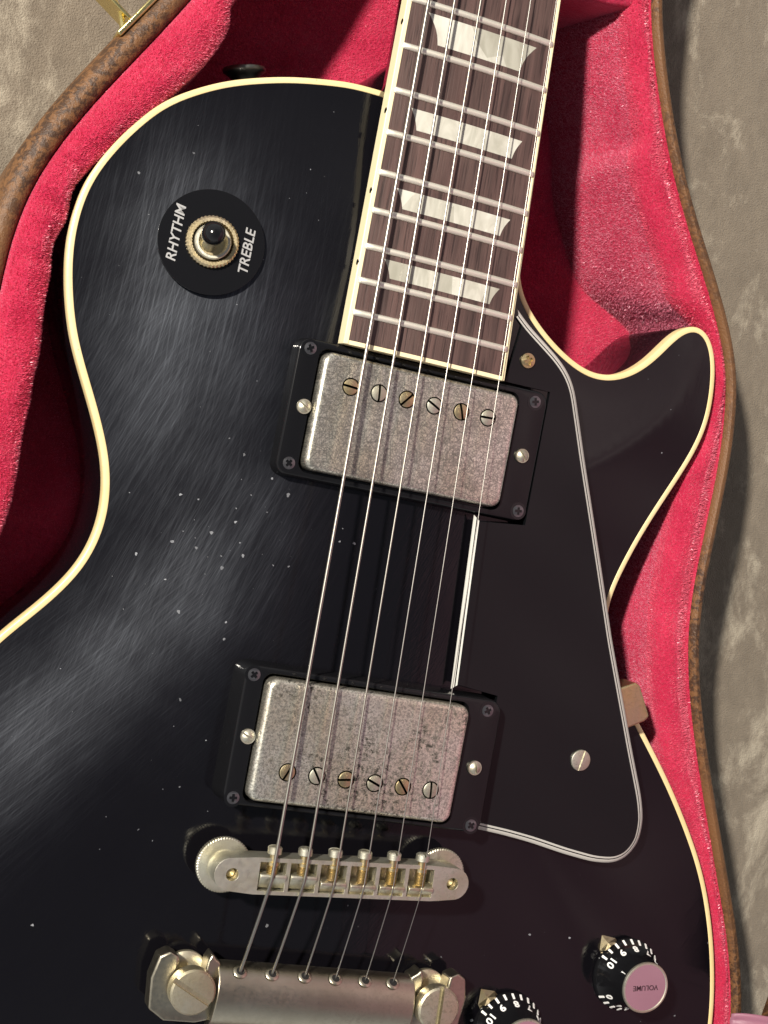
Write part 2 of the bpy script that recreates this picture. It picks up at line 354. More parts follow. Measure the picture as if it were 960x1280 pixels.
def boxm(x0, x1, y0, y1, z0, z1, B_=None): return prism([(x0, y0), (x1, y0), (x1, y1), (x0, y1)], z0, z1, B_=B_)
def tube(pts, r, n=8, B_=None, cap=True):
    pts = [Vector(p) for p in pts]; rings = []
    for i, p in enumerate(pts):
        d = (pts[min(i + 1, len(pts) - 1)] - pts[max(i - 1, 0)]).normalized()
        up = Vector((0, 0, 1)) if abs(d.z) < .9 else Vector((1, 0, 0)); s = d.cross(up).normalized(); u = s.cross(d)
        rr = r[i] if isinstance(r, (list, tuple)) else r
        rings.append([tuple(p + (s * math.cos(2 * PI * k / n) + u * math.sin(2 * PI * k / n)) * rr) for k in range(n)])
    return loft(rings, True, cap, cap, B_)
def slotted(r, h, sw, sd, dome=.0, ang=0, base=None, n=28, rim=.15):
    """screw head with a cut slot, its top dome high; returns B in local coords (z=0 underside)"""
    b = B(); zs = h - sd
    if base is None: base = 0
    # lower disc up to slot floor
    lathe([(r, base), (r, zs)], n=n, B_=b)
    for s in (-1, 1):
        x0 = sw / 2; a0 = math.acos(min(1, x0 / r)); k = 14
        rings = []
        for q, (f, z) in enumerate([(1, zs - .02), (1, h - rim - dome), (1 - rim / r, h - dome * .9), (.72, h - dome * .45), (.35, h - dome * .1), (.02, h)]):
            rr = max(r * f, x0 + .02); aa = math.acos(min(1, x0 / rr)); ring = []
            for i in range(k + 1):
                a = -aa + 2 * aa * i / k; ring.append((s * rr * math.cos(a), rr * math.sin(a), z))
            rings.append(ring)
        loft(rings, True, True, True, B_=b)
    c, sn = math.cos(ang), math.sin(ang)
    b.v = [(x * c - y * sn, x * sn + y * c, z) for x, y, z in b.v]
    return b
def phillips(r, h, ang=0, cw=.22, cl=.62):
    """round screw head with a cross recess"""
    w_ = cw * r / 1.0; l_ = cl * r; cross = [(w_, w_), (w_, l_), (-w_, l_), (-w_, w_), (-l_, w_), (-l_, -w_), (-w_, -w_), (-w_, -l_), (w_, -l_), (w_, -w_), (l_, -w_), (l_, w_)]
    c, s = math.cos(ang), math.sin(ang); cross = [(x * c - y * s, x * s + y * c) for x, y in cross]
    b = B(); f = lambda x, y: h - .35 * h * ((x * x + y * y) / r / r)
    prism(circ(0, 0, r, 24), 0, f, [cross], b)
    prism([(x * 1.02, y * 1.02) for x, y in cross], 0, h * .25, B_=b)
    return b
def moved(b, x, y, z):
    b.v = [(p[0] + x, p[1] + y, p[2] + z) for p in b.v]; return b
def resample(pts, n, closed=True):
    p = np.array(pts, float); q = np.vstack([p, p[:1]]) if closed else p
    d = np.r_[0, np.cumsum(np.linalg.norm(np.diff(q, axis=0), axis=1))]
    s = np.linspace(0, d[-1], n + 1 if closed else n); s = s[:n]
    return np.stack([np.interp(s, d, q[:, k]) for k in range(q.shape[1])], 1)
def gsmooth(p, k, closed=True):
    p = p.copy()
    for _ in range(k):
        if closed: p = .25 * np.roll(p, 1, 0) + .5 * p + .25 * np.roll(p, -1, 0)
        else: p[1:-1] = .25 * p[:-2] + .5 * p[1:-1] + .25 * p[2:]
    return p
def normals(p, closed=True):
    if closed: t = np.roll(p, -1, 0) - np.roll(p, 1, 0)
    else: t = np.gradient(p, axis=0)
    t /= np.linalg.norm(t, axis=1)[:, None] + 1e-12
    return np.stack([-t[:, 1], t[:, 0]], 1)      # left of travel = inside for a CCW loop
def polydist(q, p, closed=True):
    """distance of each q to polyline p"""
    a = p if closed else p[:-1]; b = np.roll(p, -1, 0) if closed else p[1:]
    d = np.full(len(q), 1e9)
    for s in range(0, len(q), 400):
        qq = q[s:s + 400, None]; ab = (b - a)[None]; t = np.clip(((qq - a[None]) * ab).sum(2) / ((ab ** 2).sum(2) + 1e-12), 0, 1)
        d[s:s + 400] = np.sqrt((((a[None] + t[..., None] * ab) - qq) ** 2).sum(2)).min(1)
    return d
def inside(q, p):
    x, y = q[:, 0], q[:, 1]; c = np.zeros(len(q), bool); a = p; b = np.roll(p, -1, 0)
    for (x0, y0), (x1, y1) in zip(a, b):
        if y0 == y1: continue
        c ^= ((y0 > y) != (y1 > y)) & (x < (x1 - x0) * (y - y0) / (y1 - y0) + x0)
    return c
def text(s, size, name, m, parent, ext, place, extra=None, shear=0, bold=0, sx=1):
    cu = bpy.data.curves.new(name, 'FONT'); cu.body = s; cu.size = size * MM; cu.align_x = 'CENTER'; cu.align_y = 'CENTER'; cu.extrude = ext * MM; cu.shear = shear; cu.offset = bold * MM
    cu.resolution_u = 3
    o = bpy.data.objects.new('tmp', cu); COL.objects.link(o); bpy.context.view_layer.update()
    me = bpy.data.meshes.new_from_object(o.evaluated_get(bpy.context.evaluated_depsgraph_get()))
    bpy.data.objects.remove(o)
    me.materials.clear(); me.materials.append(M[m])
    for v in me.vertices: v.co = place(v.co.x / MM * sx, v.co.y / MM, v.co.z / MM)
    r = bpy.data.objects.new(name, me); COL.objects.link(r); r.parent = parent; return r

# ------------------------------------------------------------------ traced plan outlines (mm, guitar axes: x bass>treble, y bridge>nut, z up)
OUT_L = [(-26.8, 250.7), (-37.9, 250.6), (-48.7, 248.6), (-58, 246.6), (-68.1, 243.4), (-77, 240), (-83.9, 236.4), (-91.9, 231.3), (-97.4, 226.8), (-102.5, 220.6), (-107.4, 213.5), (-111.8, 205.7), (-114.8, 198.7), (-116.5, 191.2), (-117.1, 183.6), (-116.9, 176.2), (-115.6, 167.8), (-113.6, 159.3), (-110.6, 150), (-106, 140.5), (-100.3, 129.6), (-96.2, 120.8), (-93.6, 114.0), (-92, 107.0), (-91.4, 100.9), (-91.6, 94.5), (-93, 88.0), (-95.3, 81.8), (-98.9, 75.9), (-103.8, 69.4), (-109.6, 62.8), (-115.5, 56)]
LOWER = [(118.1, 52), (123.8, 45.4), (129.4, 38.6), (135.5, 30.5), (141.5, 22.0), (147.2, 13.1), (152.1, 3.8), (156.2, -6.0), (159.5, -15.5), (162.2, -25.2), (164.4, -35.2), (166, -46.5), (166.5, -60), (164.5, -82), (157, -106), (141, -130), (118, -149), (88, -162), (55, -169), (20, -172)]
RIGHT = [(90.2, 97), (92.2, 106.8), (94.6, 114.2), (97.4, 121.9), (101, 130.4), (105, 138.9), (108.9, 147), (112.6, 155), (115.5, 163), (117, 170), (117.2, 178.1), (116.4, 186.5), (114.8, 193.5), (112.2, 199.1), (108.9, 202.4), (105.2, 203.4), (101.2, 202.1), (97.4, 199), (93.8, 194.2), (89.6, 188.2), (84.5, 183), (79.2, 179.4), (74, 177.5), (68.1, 176.9), (61.7, 178.6), (53.6, 182.4), (45.6, 187.7), (39.1, 193.4), (35.4, 197.9), (33.0, 204.0), (31.5, 212)]
bind_path = OUT_L + [(-x, y) for x, y in LOWER[:]] + [(x, y) for x, y in LOWER[::-1]] + [(113.7, 57), (106, 65.5), (98.5, 74), (93.5, 83.5)] + RIGHT
bp = gsmooth(resample(bind_path, 760, False), 14, False)
outline = np.vstack([bp, [(26.5, 225), (26, 250.4)]])          # counter-clockwise
def arch(d):
    t = np.clip(d / 62, 0, 1); return -10.2 + 9.2 * (t * t * (3 - 2 * t)) * .75 + 9.2 * .25 * np.sin(t * PI / 2)

# ================================================================== CARPET
flo = mesh('floor', [(-3000, -3000, -66), (3000, -3000, -66), (3000, 3000, -66), (-3000, 3000, -66)], [(0, 1, 2, 3)], 'taupe_suede', smooth=False)
flo['kind'] = 'structure'

# ================================================================== GUITAR CASE
case = empty('guitar_case', (0, 40, -66)); case['label'] = 'open brown vinyl guitar case lined with pink plush velvet around the guitar'; case['category'] = 'guitar case'
class CaseB:  # children keep world coordinates
    pass
def adopt(o, p):
    o.parent = p; o.matrix_parent_inverse = p.matrix_world.inverted(); return o
bpy.context.view_layer.update()
INL = [(-93.4, 261.2), (-101.0, 247.4), (-110.7, 231.9), (-120.0, 215.5), (-126.1, 202.6), (-129.9, 193.0), (-132.0, 182.6), (-133.3, 169.9), (-133.1, 157.7), (-133, 148), (-133.5, 135), (-135, 115), (-139, 92), (-147, 66), (-158, 38), (-170, 8), (-180, -25), (-184, -60), (-180, -100), (-163, -140), (-130, -172), (-85, -189), (-35, -195), (20, -195), (75, -191), (125, -176), (160, -148), (174, -110), (178.5, -80), (178.4, -58)]
INR = [(175.9, -39.6), (169.3, -17.6), (156.8, 11.4), (142.7, 44.7), (134, 67), (129.2, 84), (126.4, 98), (125.9, 113.3), (126.6, 135), (127.2, 160.3), (124.6, 187.0), (119.8, 198.5), (114.6, 208), (105.4, 223), (95.3, 238), (85.6, 254.8), (76, 276), (68.5, 296), (64, 312), (61, 340), (60, 380), (60, 560), (66, 620), (95, 700), (98, 800), (60, 850), (0, 860), (-60, 850), (-98, 800), (-95, 700), (-66, 620), (-60, 560), (-60, 380), (-64, 340), (-72, 305), (-83, 280)]
NS = 900
rim = gsmooth(resample(INL + INR, NS), 26)
nrm = normals(rim)          # rim is traversed counter-clockwise: nrm points inward
ys, xs = rim[:, 1], rim[:, 0]
owid = np.where(xs > 0, 5.6, 9.5); owid = gsmooth(owid[:, None], 60)[:, 0]
# brown shell: rolled edge and outer wall, floor of the shell
prof = [(0.0, -21), (0.0, -15.5), (.10, -13.4), (.32, -12.2), (.58, -12.4), (.82, -14.2), (.96, -17.4), (1.0, -22), (1.0, -45), (1.0, -63.5), (.9, -65), (.3, -65.5)]
rings = [[(float(rim[i, 0] - nrm[i, 0] * owid[i] * f), float(rim[i, 1] - nrm[i, 1] * owid[i] * f), z) for i in range(NS)] for f, z in prof]
b = loft(rings, True, False, True)
adopt(b.build('case_shell', 'brown_vinyl', recalc=True, ang=50), case)
# velvet pad, inner wall and bottom
PADTR = gsmooth(resample([(-76.2, 265.6), (-80.0, 255.5), (-85.2, 244.5), (-91.9, 234.1), (-98.0, 225.6), (-102.6, 219.8), (-108.5, 210.3), (-113.9, 203.5), (-118.9, 195), (-117.6, 187.1), (-121.6, 176.6), (-120.2, 170.3), (-120.5, 157.9), (-118.9, 143.4), (-119.5, 136), (-118.8, 129.6), (-119.5, 122.3), (-118.7, 110.2), (-118.5, 98.9), (-120.2, 86.3), (-125, 70), (-134, 45)], 160, False), 2, False)
PADTL = [(-76.2, 265.6), (-70, 285)]
db = polydist(rim, outline)
pad = np.minimum(13.5, db - 2.0); pad[ys > 245] = 13.5
pr_ = np.where(ys > 265, 9, pad)
trd = polydist(rim, PADTR, False)
wl = np.clip((ys - 60) / 25, 0, 1) * np.clip((268 - ys) / 12, 0, 1) * (xs < 0)
pad = pr_ * (1 - wl) + trd * wl
pad = gsmooth(pad[:, None], 1)[:, 0]; pad = np.clip(pad, 3, 20)
ramt = gsmooth(np.where(xs > 0, 1., 0.)[:, None], 40)[:, 0]      # right-hand wall leans further in
zc = -9.0 - 3.5 * ramt                                           # crest of the pad
wall = np.minimum(pad + 2 + 9 * ramt, db - .8); wall[ys > 245] = (pad + 2 + 9 * ramt)[ys > 245]; wall = np.maximum(wall, pad + .3)
wall = gsmooth(wall[:, None], 8)[:, 0]
arc = np.r_[0, np.cumsum(np.linalg.norm(np.diff(rim, axis=0), axis=1))]
def wob(k, ph, amp): return amp * (np.sin(arc / k + ph) * .6 + np.sin(arc / k * 2.3 + ph * 2 + 1) * .4)
vel = []
cre = np.zeros(NS)
for cy_, cw_, ca_ in ((211, 2.2, 1.0), (203.5, 1.5, 1.4), (189.5, 2.0, 1.7), (181, 3.0, .7), (172, 1.6, 1.0), (150, 4, .6), (126, 3, .7), (104, 5, .6), (232, 4, .5)):
    cre += np.where(xs < 0, ca_ * np.exp(-((ys - cy_) / cw_) ** 2), 0)
def vring(off, z, wa=0, k=9, ph=0): 
    sh = cre * min(1, wa * 2.6); o_ = off + wob(k, ph, wa * .5); zz = z + wob(k * .9, ph + 2, wa * 2.0) - sh * 1.6
    return [(float(rim[i, 0] + nrm[i, 0] * o_[i]), float(rim[i, 1] + nrm[i, 1] * o_[i]), float(zz[i])) for i in range(NS)]
one = np.ones(NS)
R_ = [vring(-.2 * one, -18 * one), vring(-.1 * one, -14.5 * one), vring(.9 * one, zc - 3, .05), vring(pad * .22, zc - 1.1 - .8 * ramt, .25, 11), vring(pad * .45, zc, .4, 10, .5), vring(pad * .68, zc + .2 - .6 * ramt, .45, 9, 1), vring(pad * .86, zc - .7 - 1.2 * ramt, .4, 8, 1.5),
      vring(pad * .96, zc - 2 - 1.8 * ramt, .2, 8, 1.5), vring(pad, zc - 3.8 - 1.5 * ramt, .1), vring(pad * .99 + .01 * wall, zc - 7 - 1 * ramt, .1)]
for t in (.12, .3, .5, .7, .88, 1.0):
    R_.append(vring(pad + (wall - pad) * t, (zc - 8) * (1 - t) + -59.5 * t, .55 * math.sin(t * PI), 14, t * 3))
R_.append(vring(wall + .8, -61.3 * one)); 
b = loft(R_, True, False, False)
lining_o = adopt(b.build('velvet_lining', 'pink_velvet', ang=80), case)
# padded velvet bottom with soft undulation
bot = np.array([(v[0], v[1]) for v in R_[-2]])[::3]
xsg, ysg = np.meshgrid(np.arange(-190, 190, 7), np.arange(-200, 860, 7)); pts = np.stack([xsg.ravel(), ysg.ravel()], 1).astype(float)
pts = pts[inside(pts, bot) & (polydist(pts, bot) > 3)]
allp = np.vstack([bot, pts]); res = delaunay_2d_cdt([Vector(p) for p in allp], [(i, (i + 1) % len(bot)) for i in range(len(bot))], [], 1, 1e-5)
vv = [(p.x, p.y, -61 + .8 * math.sin(p.x / 13 + p.y / 31) + .6 * math.sin(p.y / 17)) for p in res[0]]
bottom_o = adopt(mesh('velvet_bottom', vv, [tuple(f) for f in res[2]], 'pink_velvet'), case)
nb_ = prism([(-16, 306), (-16, 303), (50, 304.5), (64.5, 307), (63, 330), (-16, 330)], -61, -13.5)
adopt(nb_.build('neck_rest', 'pink_velvet', bev=3, seg=4), case)
# plush pile over the part of the lining round the guitar
def pile(src, dens, name, seed, y0=-95, y1=335, sel=None, mt='velvet_fibre'):
    r_ = np.random.default_rng(seed); me = src.data; nv = len(me.vertices); co = np.empty(nv * 3); me.vertices.foreach_get('co', co); co = co.reshape(-1, 3) * 1000
    me.calc_loop_triangles(); nt_ = len(me.loop_triangles); ti = np.empty(nt_ * 3, np.int32); me.loop_triangles.foreach_get('vertices', ti); ti = ti.reshape(-1, 3)
    a, b_, c_ = co[ti[:, 0]], co[ti[:, 1]], co[ti[:, 2]]; nn = np.cross(b_ - a, c_ - a); ar = np.linalg.norm(nn, axis=1) / 2; nn /= (2 * ar[:, None] + 1e-9)
    cy = (a + b_ + c_)[:, 1] / 3; cx = (a + b_ + c_)[:, 0] / 3; wgt = ar * ((cy > y0) & (cy < y1) & (ar > 1e-4)) * (1 if sel is None else sel(cx, cy, (a + b_ + c_)[:, 2] / 3)); n_ = int(wgt.sum() * dens)
    k = r_.choice(nt_, n_, p=wgt / wgt.sum()); u = r_.random((n_, 2)); u = np.where(u.sum(1, keepdims=True) > 1, 1 - u, u)
    p = a[k] + (b_ - a)[k] * u[:, :1] + (c_ - a)[k] * u[:, 1:]; nn = nn[k]
    cen = np.stack([p[:, 0] * 0, p[:, 1], p[:, 2] * 0], 1)
    flip = np.sign((nn * np.array([0, 0, 1.]) + nn * (np.stack([-np.sign(p[:, 0]), 0 * p[:, 0], 0 * p[:, 0]], 1)) * .5).sum(1)); flip[flip == 0] = 1; nn = nn * flip[:, None]
    sw_ = np.sin(p[:, 0] / 9 + 2 * np.sin(p[:, 1] / 17)) + np.sin(p[:, 1] / 7 + p[:, 2] / 5 + np.sin(p[:, 0] / 6)) + .7 * np.sin(p[:, 1] / 3.1 + p[:, 0] / 4.3)
    nap = np.stack([.35 * np.cos(sw_), .75 + .25 * np.sin(sw_ * 1.3), .12 * np.sin(sw_)], 1) * .62
    d = nn + nap + r_.normal(0, .30, (n_, 3)); d /= np.linalg.norm(d, axis=1)[:, None]
    sd = np.cross(d, r_.normal(0, 1, (n_, 3))); sd /= np.linalg.norm(sd, axis=1)[:, None] + 1e-9
    ln = r_.uniform(.55, 1.15, (n_, 1)); wd = r_.uniform(.07, .13, (n_, 1))
    v_ = np.stack([p - sd * wd - nn * .1, p + sd * wd - nn * .1, p + d * ln], 1).reshape(-1, 3) * MM
    m2 = bpy.data.meshes.new(name); m2.vertices.add(n_ * 3); m2.vertices.foreach_set('co', v_.ravel()); m2.loops.add(n_ * 3); m2.loops.foreach_set('vertex_index', np.arange(n_ * 3, dtype=np.int32))
    m2.polygons.add(n_); m2.polygons.foreach_set('loop_start', np.arange(0, n_ * 3, 3, dtype=np.int32)); m2.polygons.foreach_set('loop_total', np.full(n_, 3, np.int32)); m2.update(calc_edges=True)
    m2.materials.append(M[mt]); o = bpy.data.objects.new(name, m2); COL.objects.link(o); o['kind'] = 'stuff'; adopt(o, case); return o
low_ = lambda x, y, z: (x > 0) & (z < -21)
pile(lining_o, 9.0, 'velvet_pile', 3, sel=lambda x, y, z: ~low_(x, y, z)); pile(lining_o, 9.0, 'velvet_pile', 5, sel=low_, mt='velvet_fibre_painted_sheen'); pile(bottom_o, 5.0, 'velvet_pile', 4, -40, 315)  # lower right wall takes the pile with sheen painted in
# lid standing open behind the treble side: the same outline swung up about the hinge line
HX, HZ, LA = 184.9, -14.0, math.radians(91)
cs, sn = math.cos(LA), math.sin(LA)
def lidp(x, y, h):   # h: depth into the lid
    d = HX - x; return (HX - d * cs + h * sn, y, HZ + d * sn + h * cs)
lo_ = np.stack([rim[:, 0] - nrm[:, 0] * 5, rim[:, 1] - nrm[:, 1] * 5], 1)[::2]
li_ = np.stack([rim[:, 0] - nrm[:, 0] * .5, rim[:, 1] - nrm[:, 1] * .5], 1)[::2]
lw_ = np.stack([rim[:, 0] + nrm[:, 0] * 6, rim[:, 1] + nrm[:, 1] * 6], 1)[::2]
LD = 42
b = loft([[lidp(x, y, 3) for x, y in li_], [lidp(x, y, 0.3) for x, y in li_], [lidp(x, y, 0) for x, y in (li_ + lo_) / 2], [lidp(x, y, 1.5) for x, y in lo_], [lidp(x, y, LD) for x, y in lo_], [lidp(x, y, LD + 1) for x, y in lw_]], True, False, True)
adopt(b.build('case_lid', 'brown_vinyl', ang=50), case)
lin = [[lidp(x, y, 1) for x, y in li_], [lidp(x, y, 4) for x, y in (li_ + lw_) / 2], [lidp(x, y, LD - 6) for x, y in lw_]]
b = loft(lin, True)
bot = lw_[::2]; pts = np.stack([xsg.ravel(), ysg.ravel()], 1).astype(float)[::1]
pts = pts[inside(pts, bot) & (polydist(pts, bot) > 4)]
allp = np.vstack([bot, pts]); res = delaunay_2d_cdt([Vector(p) for p in allp], [(i, (i + 1) % len(bot)) for i in range(len(bot))], [], 1, 1e-5)
b.add([lidp(p.x, p.y, LD - 6 + .8 * math.sin(p.x / 13) * math.sin(p.y / 19)) for p in res[0]], [tuple(f) for f in res[2]])
adopt(b.build('lid_lining', 'pink_satin', ang=60), case)
# satin shroud: sewn to the hinge side of the rim, folded back over the open lid
rb = []
for i in range(60):
    t = i / 59
    if t < .12: q_ = t / .12; x = 174.0 + 12.5 * q_; z = -11.2 + 15 * q_ ** 1.6
    else: q_ = (t - .12) / .88; x = 186.5 - 3 * math.sin(q_ * PI) + 5 * q_; z = 3.8 + 390 * q_
    g_ = min(1, max(0, (z - 14) / 60)); g_ = g_ * g_ * (3 - 2 * g_); y0 = -42.6 + 4 * t / .12 * (t < .12) + 4 * (t >= .12) + 385 * g_; y1 = -70 - 125 * g_; row = []
    for k in range(50):
        u = k / 49; yy = y0 + (y1 - y0) * u; row.append((x + min(1, max(0, z / 40)) * (1.6 * math.sin(yy / 21 + z / 60) + 1.0 * math.sin(yy / 9 - z / 35)), yy, z + .25 * math.sin(k * 1.1)))
    rb.append(row)
b = loft(rb, False); o = b.build('satin_shroud', 'pink_satin', ang=80); md = o.modifiers.new('thick', 'SOLIDIFY'); md.thickness = .0006; adopt(o, case)
# drawbolt latch on the bass-side rim
lt = empty('latch'); 
lb = B(); P0 = Vector((-112.6, 242.6, 0)); tx = Vector((.53, .85, 0)).normalized(); nx = Vector((-tx.y, tx.x, 0))
def lp(a, o_, z): p = P0 + tx * a + nx * o_; return (p.x, p.y, z)
def lbox(B_, a0, a1, o0, o1, z0, z1):
    v = [lp(a, o_, z) for z in (z0, z1) for a, o_ in ((a0, o0), (a1, o0), (a1, o1), (a0, o1))]
    B_.add(v, [(0, 1, 2, 3), (4, 5, 6, 7), (0, 1, 5, 4), (1, 2, 6, 5), (2, 3, 7, 6), (3, 0, 4, 7)])
adopt(lt, case)
pb = B(); lbox(pb, -6, 34, -.2, 1.2, -60, -20); o = pb.build('latch_plate', 'latch_brass', bev=.4); adopt(o, lt)
pb = B(); lbox(pb, 1.5, 26, .8, 2.6, -22, -13); o = pb.build('latch_hook', 'latch_brass', bev=.5); adopt(o, lt)
pb = tube([lp(3.5, 1.6, -14), lp(8, 6, -17), lp(12, 13, -24), lp(16, 21, -30)], 1.0, 8); tube([lp(24, 1.6, -14), lp(24, 8, -19), lp(21, 16, -27), lp(16, 21, -30)], 1.0, 8, pb); o = pb.build('latch_bail', 'latch_brass'); adopt(o, lt)
pb = B(); lbox(pb, 7.5, 8.6, 1.5, 16, -26, -14); o = pb.build('latch_lever', 'latch_brass', bev=.3); adopt(o, lt)

# ================================================================== GUITAR
gt = empty('electric_guitar', (0, 40, -60)); gt['label'] = 'worn black single-cutaway electric guitar with cream binding, lying in the open case'; gt['category'] = 'electric guitar'
bpy.context.view_layer.update()
def part(b, name, m, parent=None, label=None, **k):
    o = b.build(name, m, **k); adopt(o, parent or gt)
    if label: o['label'] = label
    return o
def sub(name, label=None):
    e = empty(name); adopt(e, gt)
    if label: e['label'] = label
    bpy.context.view_layer.update(); return e
# --- body: arched top + black sides + back
inn = outline[::1]; nin = normals(inn)
BW = 2.05
top_out = inn + nin * BW
top_out = top_out[(polydist(top_out, inn) > BW * .93)]
top_out[-3:] = [(31.8, 209), (27, 225), (26, 250)] if False else top_out[-3:]
gx, gy = np.meshgrid(np.arange(-168, 169, 3.5), np.arange(-173, 253, 3.5)); g = np.stack([gx.ravel(), gy.ravel()], 1).astype(float)
g = g[inside(g, top_out) & (polydist(g, top_out) > 2)]
allp = np.vstack([top_out, g])
res = delaunay_2d_cdt([Vector(p) for p in allp], [(i, (i + 1) % len(top_out)) for i in range(len(top_out))], [], 1, 1e-5)
P2 = np.array([(p.x, p.y) for p in res[0]]); zz = arch(polydist(P2, inn))
bb = B(); bb.add([(float(p[0]), float(p[1]), float(z)) for p, z in zip(P2, zz)], [tuple(f) for f in res[2]])
def oring(off, z): return [(float(x), float(y), z) for x, y in inn + nin * off]
part(bb, 'body_top', 'black_lacquer_worn', ang=40)
sb = loft([oring(.9, -10.6), oring(.25, -15.5), oring(0, -16.2), oring(0, -54), oring(.8, -57.5), oring(3.5, -60)], True, False, True)
part(sb, 'body_sides', 'black_lacquer', ang=50)
# --- binding: top strip and side strip
nbp = normals(bp, False)
def bring(off, z, zo=None): return [(float(x), float(y), float(z if zo is None else zo)) for x, y in bp + nbp * off]
zt = arch(np.array([BW]))[0]
bd = loft([bring(.5, -15.0), bring(-.05, -14.9), bring(-.08, -10.75), bring(.06, -10.4), bring(.35, -10.15), bring(BW - .25, zt + .10), bring(BW - .1, zt + .02), bring(BW, zt - .4)], False)
part(bd, 'body_binding', 'cream_binding', ang=70)
# --- fretboard geometry
def fr(n): return 625.5 * 2 ** (-n / 12)
def bw(y): return (43.0 + 14.0 * (625.5 - y) / 450) / 2 - .2
def bc(y): return -1.6                      # centre line
def bz(y): return 8.2 - .061 * (y - 176)
def fz(x, y): return bz(y) - ((x - bc(y)) ** 2) / 610
def strip(x0, x1, y0, y1, z0, z1, nx_=10, ny=2, B_=None):
    """slab between x0(y)..x1(y), y0..y1, following the radius; z offsets z0<z1"""
    B_ = B_ or B(); vs = []; 
    for zo in (z0, z1):
        for j in range(ny + 1):
            y = y0 + (y1 - y0) * j / ny
            for i in range(nx_ + 1):
                a = x0(y) if callable(x0) else x0; c = x1(y) if callable(x1) else x1; x = a + (c - a) * i / nx_
                vs.append((x, y, fz(x, y) + zo if zo > -3 else bz(y) + zo))
    n = (nx_ + 1) * (ny + 1); fs = []
    for s in (0, n):
        for j in range(ny):
            for i in range(nx_):
                a = s + j * (nx_ + 1) + i; fs.append((a, a + 1, a + nx_ + 2, a + nx_ + 1))
    per = [i for i in range(nx_ + 1)] + [j * (nx_ + 1) + nx_ for j in range(1, ny + 1)] + [ny * (nx_ + 1) + i for i in range(nx_ - 1, -1, -1)] + [j * (nx_ + 1) for j in range(ny - 1, 0, -1)]
    for k in range(len(per)): a, b_ = per[k], per[(k + 1) % len(per)]; fs.append((a, b_, b_ + n, a + n))
    return B_.add(vs, fs)
YE = 165.2
part(strip(lambda y: bc(y) - bw(y) + 1.7, lambda y: bc(y) + bw(y) - 1.3, YE + 1.3, 625, -7, 0, 12, 40), 'fretboard', 'rosewood', ang=40)
bdg = strip(lambda y: bc(y) - bw(y), lambda y: bc(y) - bw(y) + 1.7, YE, 625, -7, .02, 1, 40)
part(bdg, 'fretboard_binding', 'cream_binding_light', ang=40, bev=.25)
part(strip(lambda y: bc(y) + bw(y) - 1.3, lambda y: bc(y) + bw(y), YE, 625, -6, .02, 1, 40), 'fretboard_binding', 'cream_binding_light', ang=40, bev=.25)
part(strip(lambda y: bc(y) - bw(y) + 1.7, lambda y: bc(y) + bw(y) - 1.3, YE, YE + 1.3, -6, .03, 10, 1), 'fretboard_binding', 'cream_binding_light', ang=40)
for n in range(1, 23):                      # frets
    y = fr(n); rings = []; a0 = bc(y) - bw(y) + .9; a1 = bc(y) + bw(y) - .7
    xs_ = [a0, a0 + .25, a0 + .8] + list(np.linspace(a0 + 3, a1 - 3, 12)) + [a1 - .8, a1 - .25, a1]
    hs = [.15, .75, .98] + [1] * 12 + [.98, .75, .15]
    for x, h in zip(xs_, hs):
        rings.append([(x, y - 1.08 * math.cos(t), fz(x, y) + 1.05 * h * math.sin(t) ** .8 - .05 + (0 if 0 < t < PI else -.2)) for t in [PI * q / 8 for q in range(9)]])
    part(loft(rings, False, True, True), 'fret', 'fret_nickel', ang=60)
    if n in (5, 7, 9, 12, 15, 17, 19, 21) or n in (3,):  # side dots, on the bass side face
        ym = (fr(n) + fr(n - 1)) / 2; xx = bc(ym) - bw(ym); bz_ = bz(ym) - 2.2
        d = [(xx - .12, ym + .95 * math.cos(t), bz_ + .95 * math.sin(t)) for t in np.linspace(0, 2 * PI, 13)[:-1]]; e = [(xx + .5, y_, z_) for _, y_, z_ in d]
        part(loft([d, e], True, True, True), 'side_dot', 'black_plastic', ang=40)
for n in (1, 3, 5, 7, 9, 12, 15, 17, 19, 21):   # trapezoid inlays with curved ends
    ya, yb = fr(n), fr(n - 1); gap = yb - ya
    m_ = {15: (.265, .90), 17: (.16, .80), 19: (.18, .80), 21: (.22, .80)}.get(n, (.2, .8))
    y0 = ya + gap * m_[0]; y1 = ya + gap * m_[1]
    if n == 15: y0, y1 = 266.2, 275.8
    if n == 17: y0, y1 = ya + 3.0, ya + 9.7
    if n == 19: y0, y1 = ya + 2.6, ya + 8.8
    if n == 21: y0, y1 = ya + 2.6, ya + 8.4
    w1 = bw(y1) * .735; w0 = w1 - (5.0 if n == 15 else 3.0) * (.95); c_ = bc(y0) + .6
    L_ = []; cv = 1.0 if n == 15 else .45
    for i in range(7):
        t = i / 6; L_.append((c_ - (w0 + (w1 - w0) * t) + cv * math.sin(PI * t), y0 + (y1 - y0) * t))
    R__ = [(2 * c_ - x, y) for x, y in L_[::-1]]
    rows = [(x, y) for x, y in L_]
    bi = B()
    rr = []
    for (xl, y) in L_:
        rr.append([(xl + (2 * (c_ - xl)) * k / 12, y, fz(xl + (2 * (c_ - xl)) * k / 12, y) + .035) for k in range(13)])
    part(loft(rr, False, B_=bi), 'inlay', 'pearloid', ang=40)
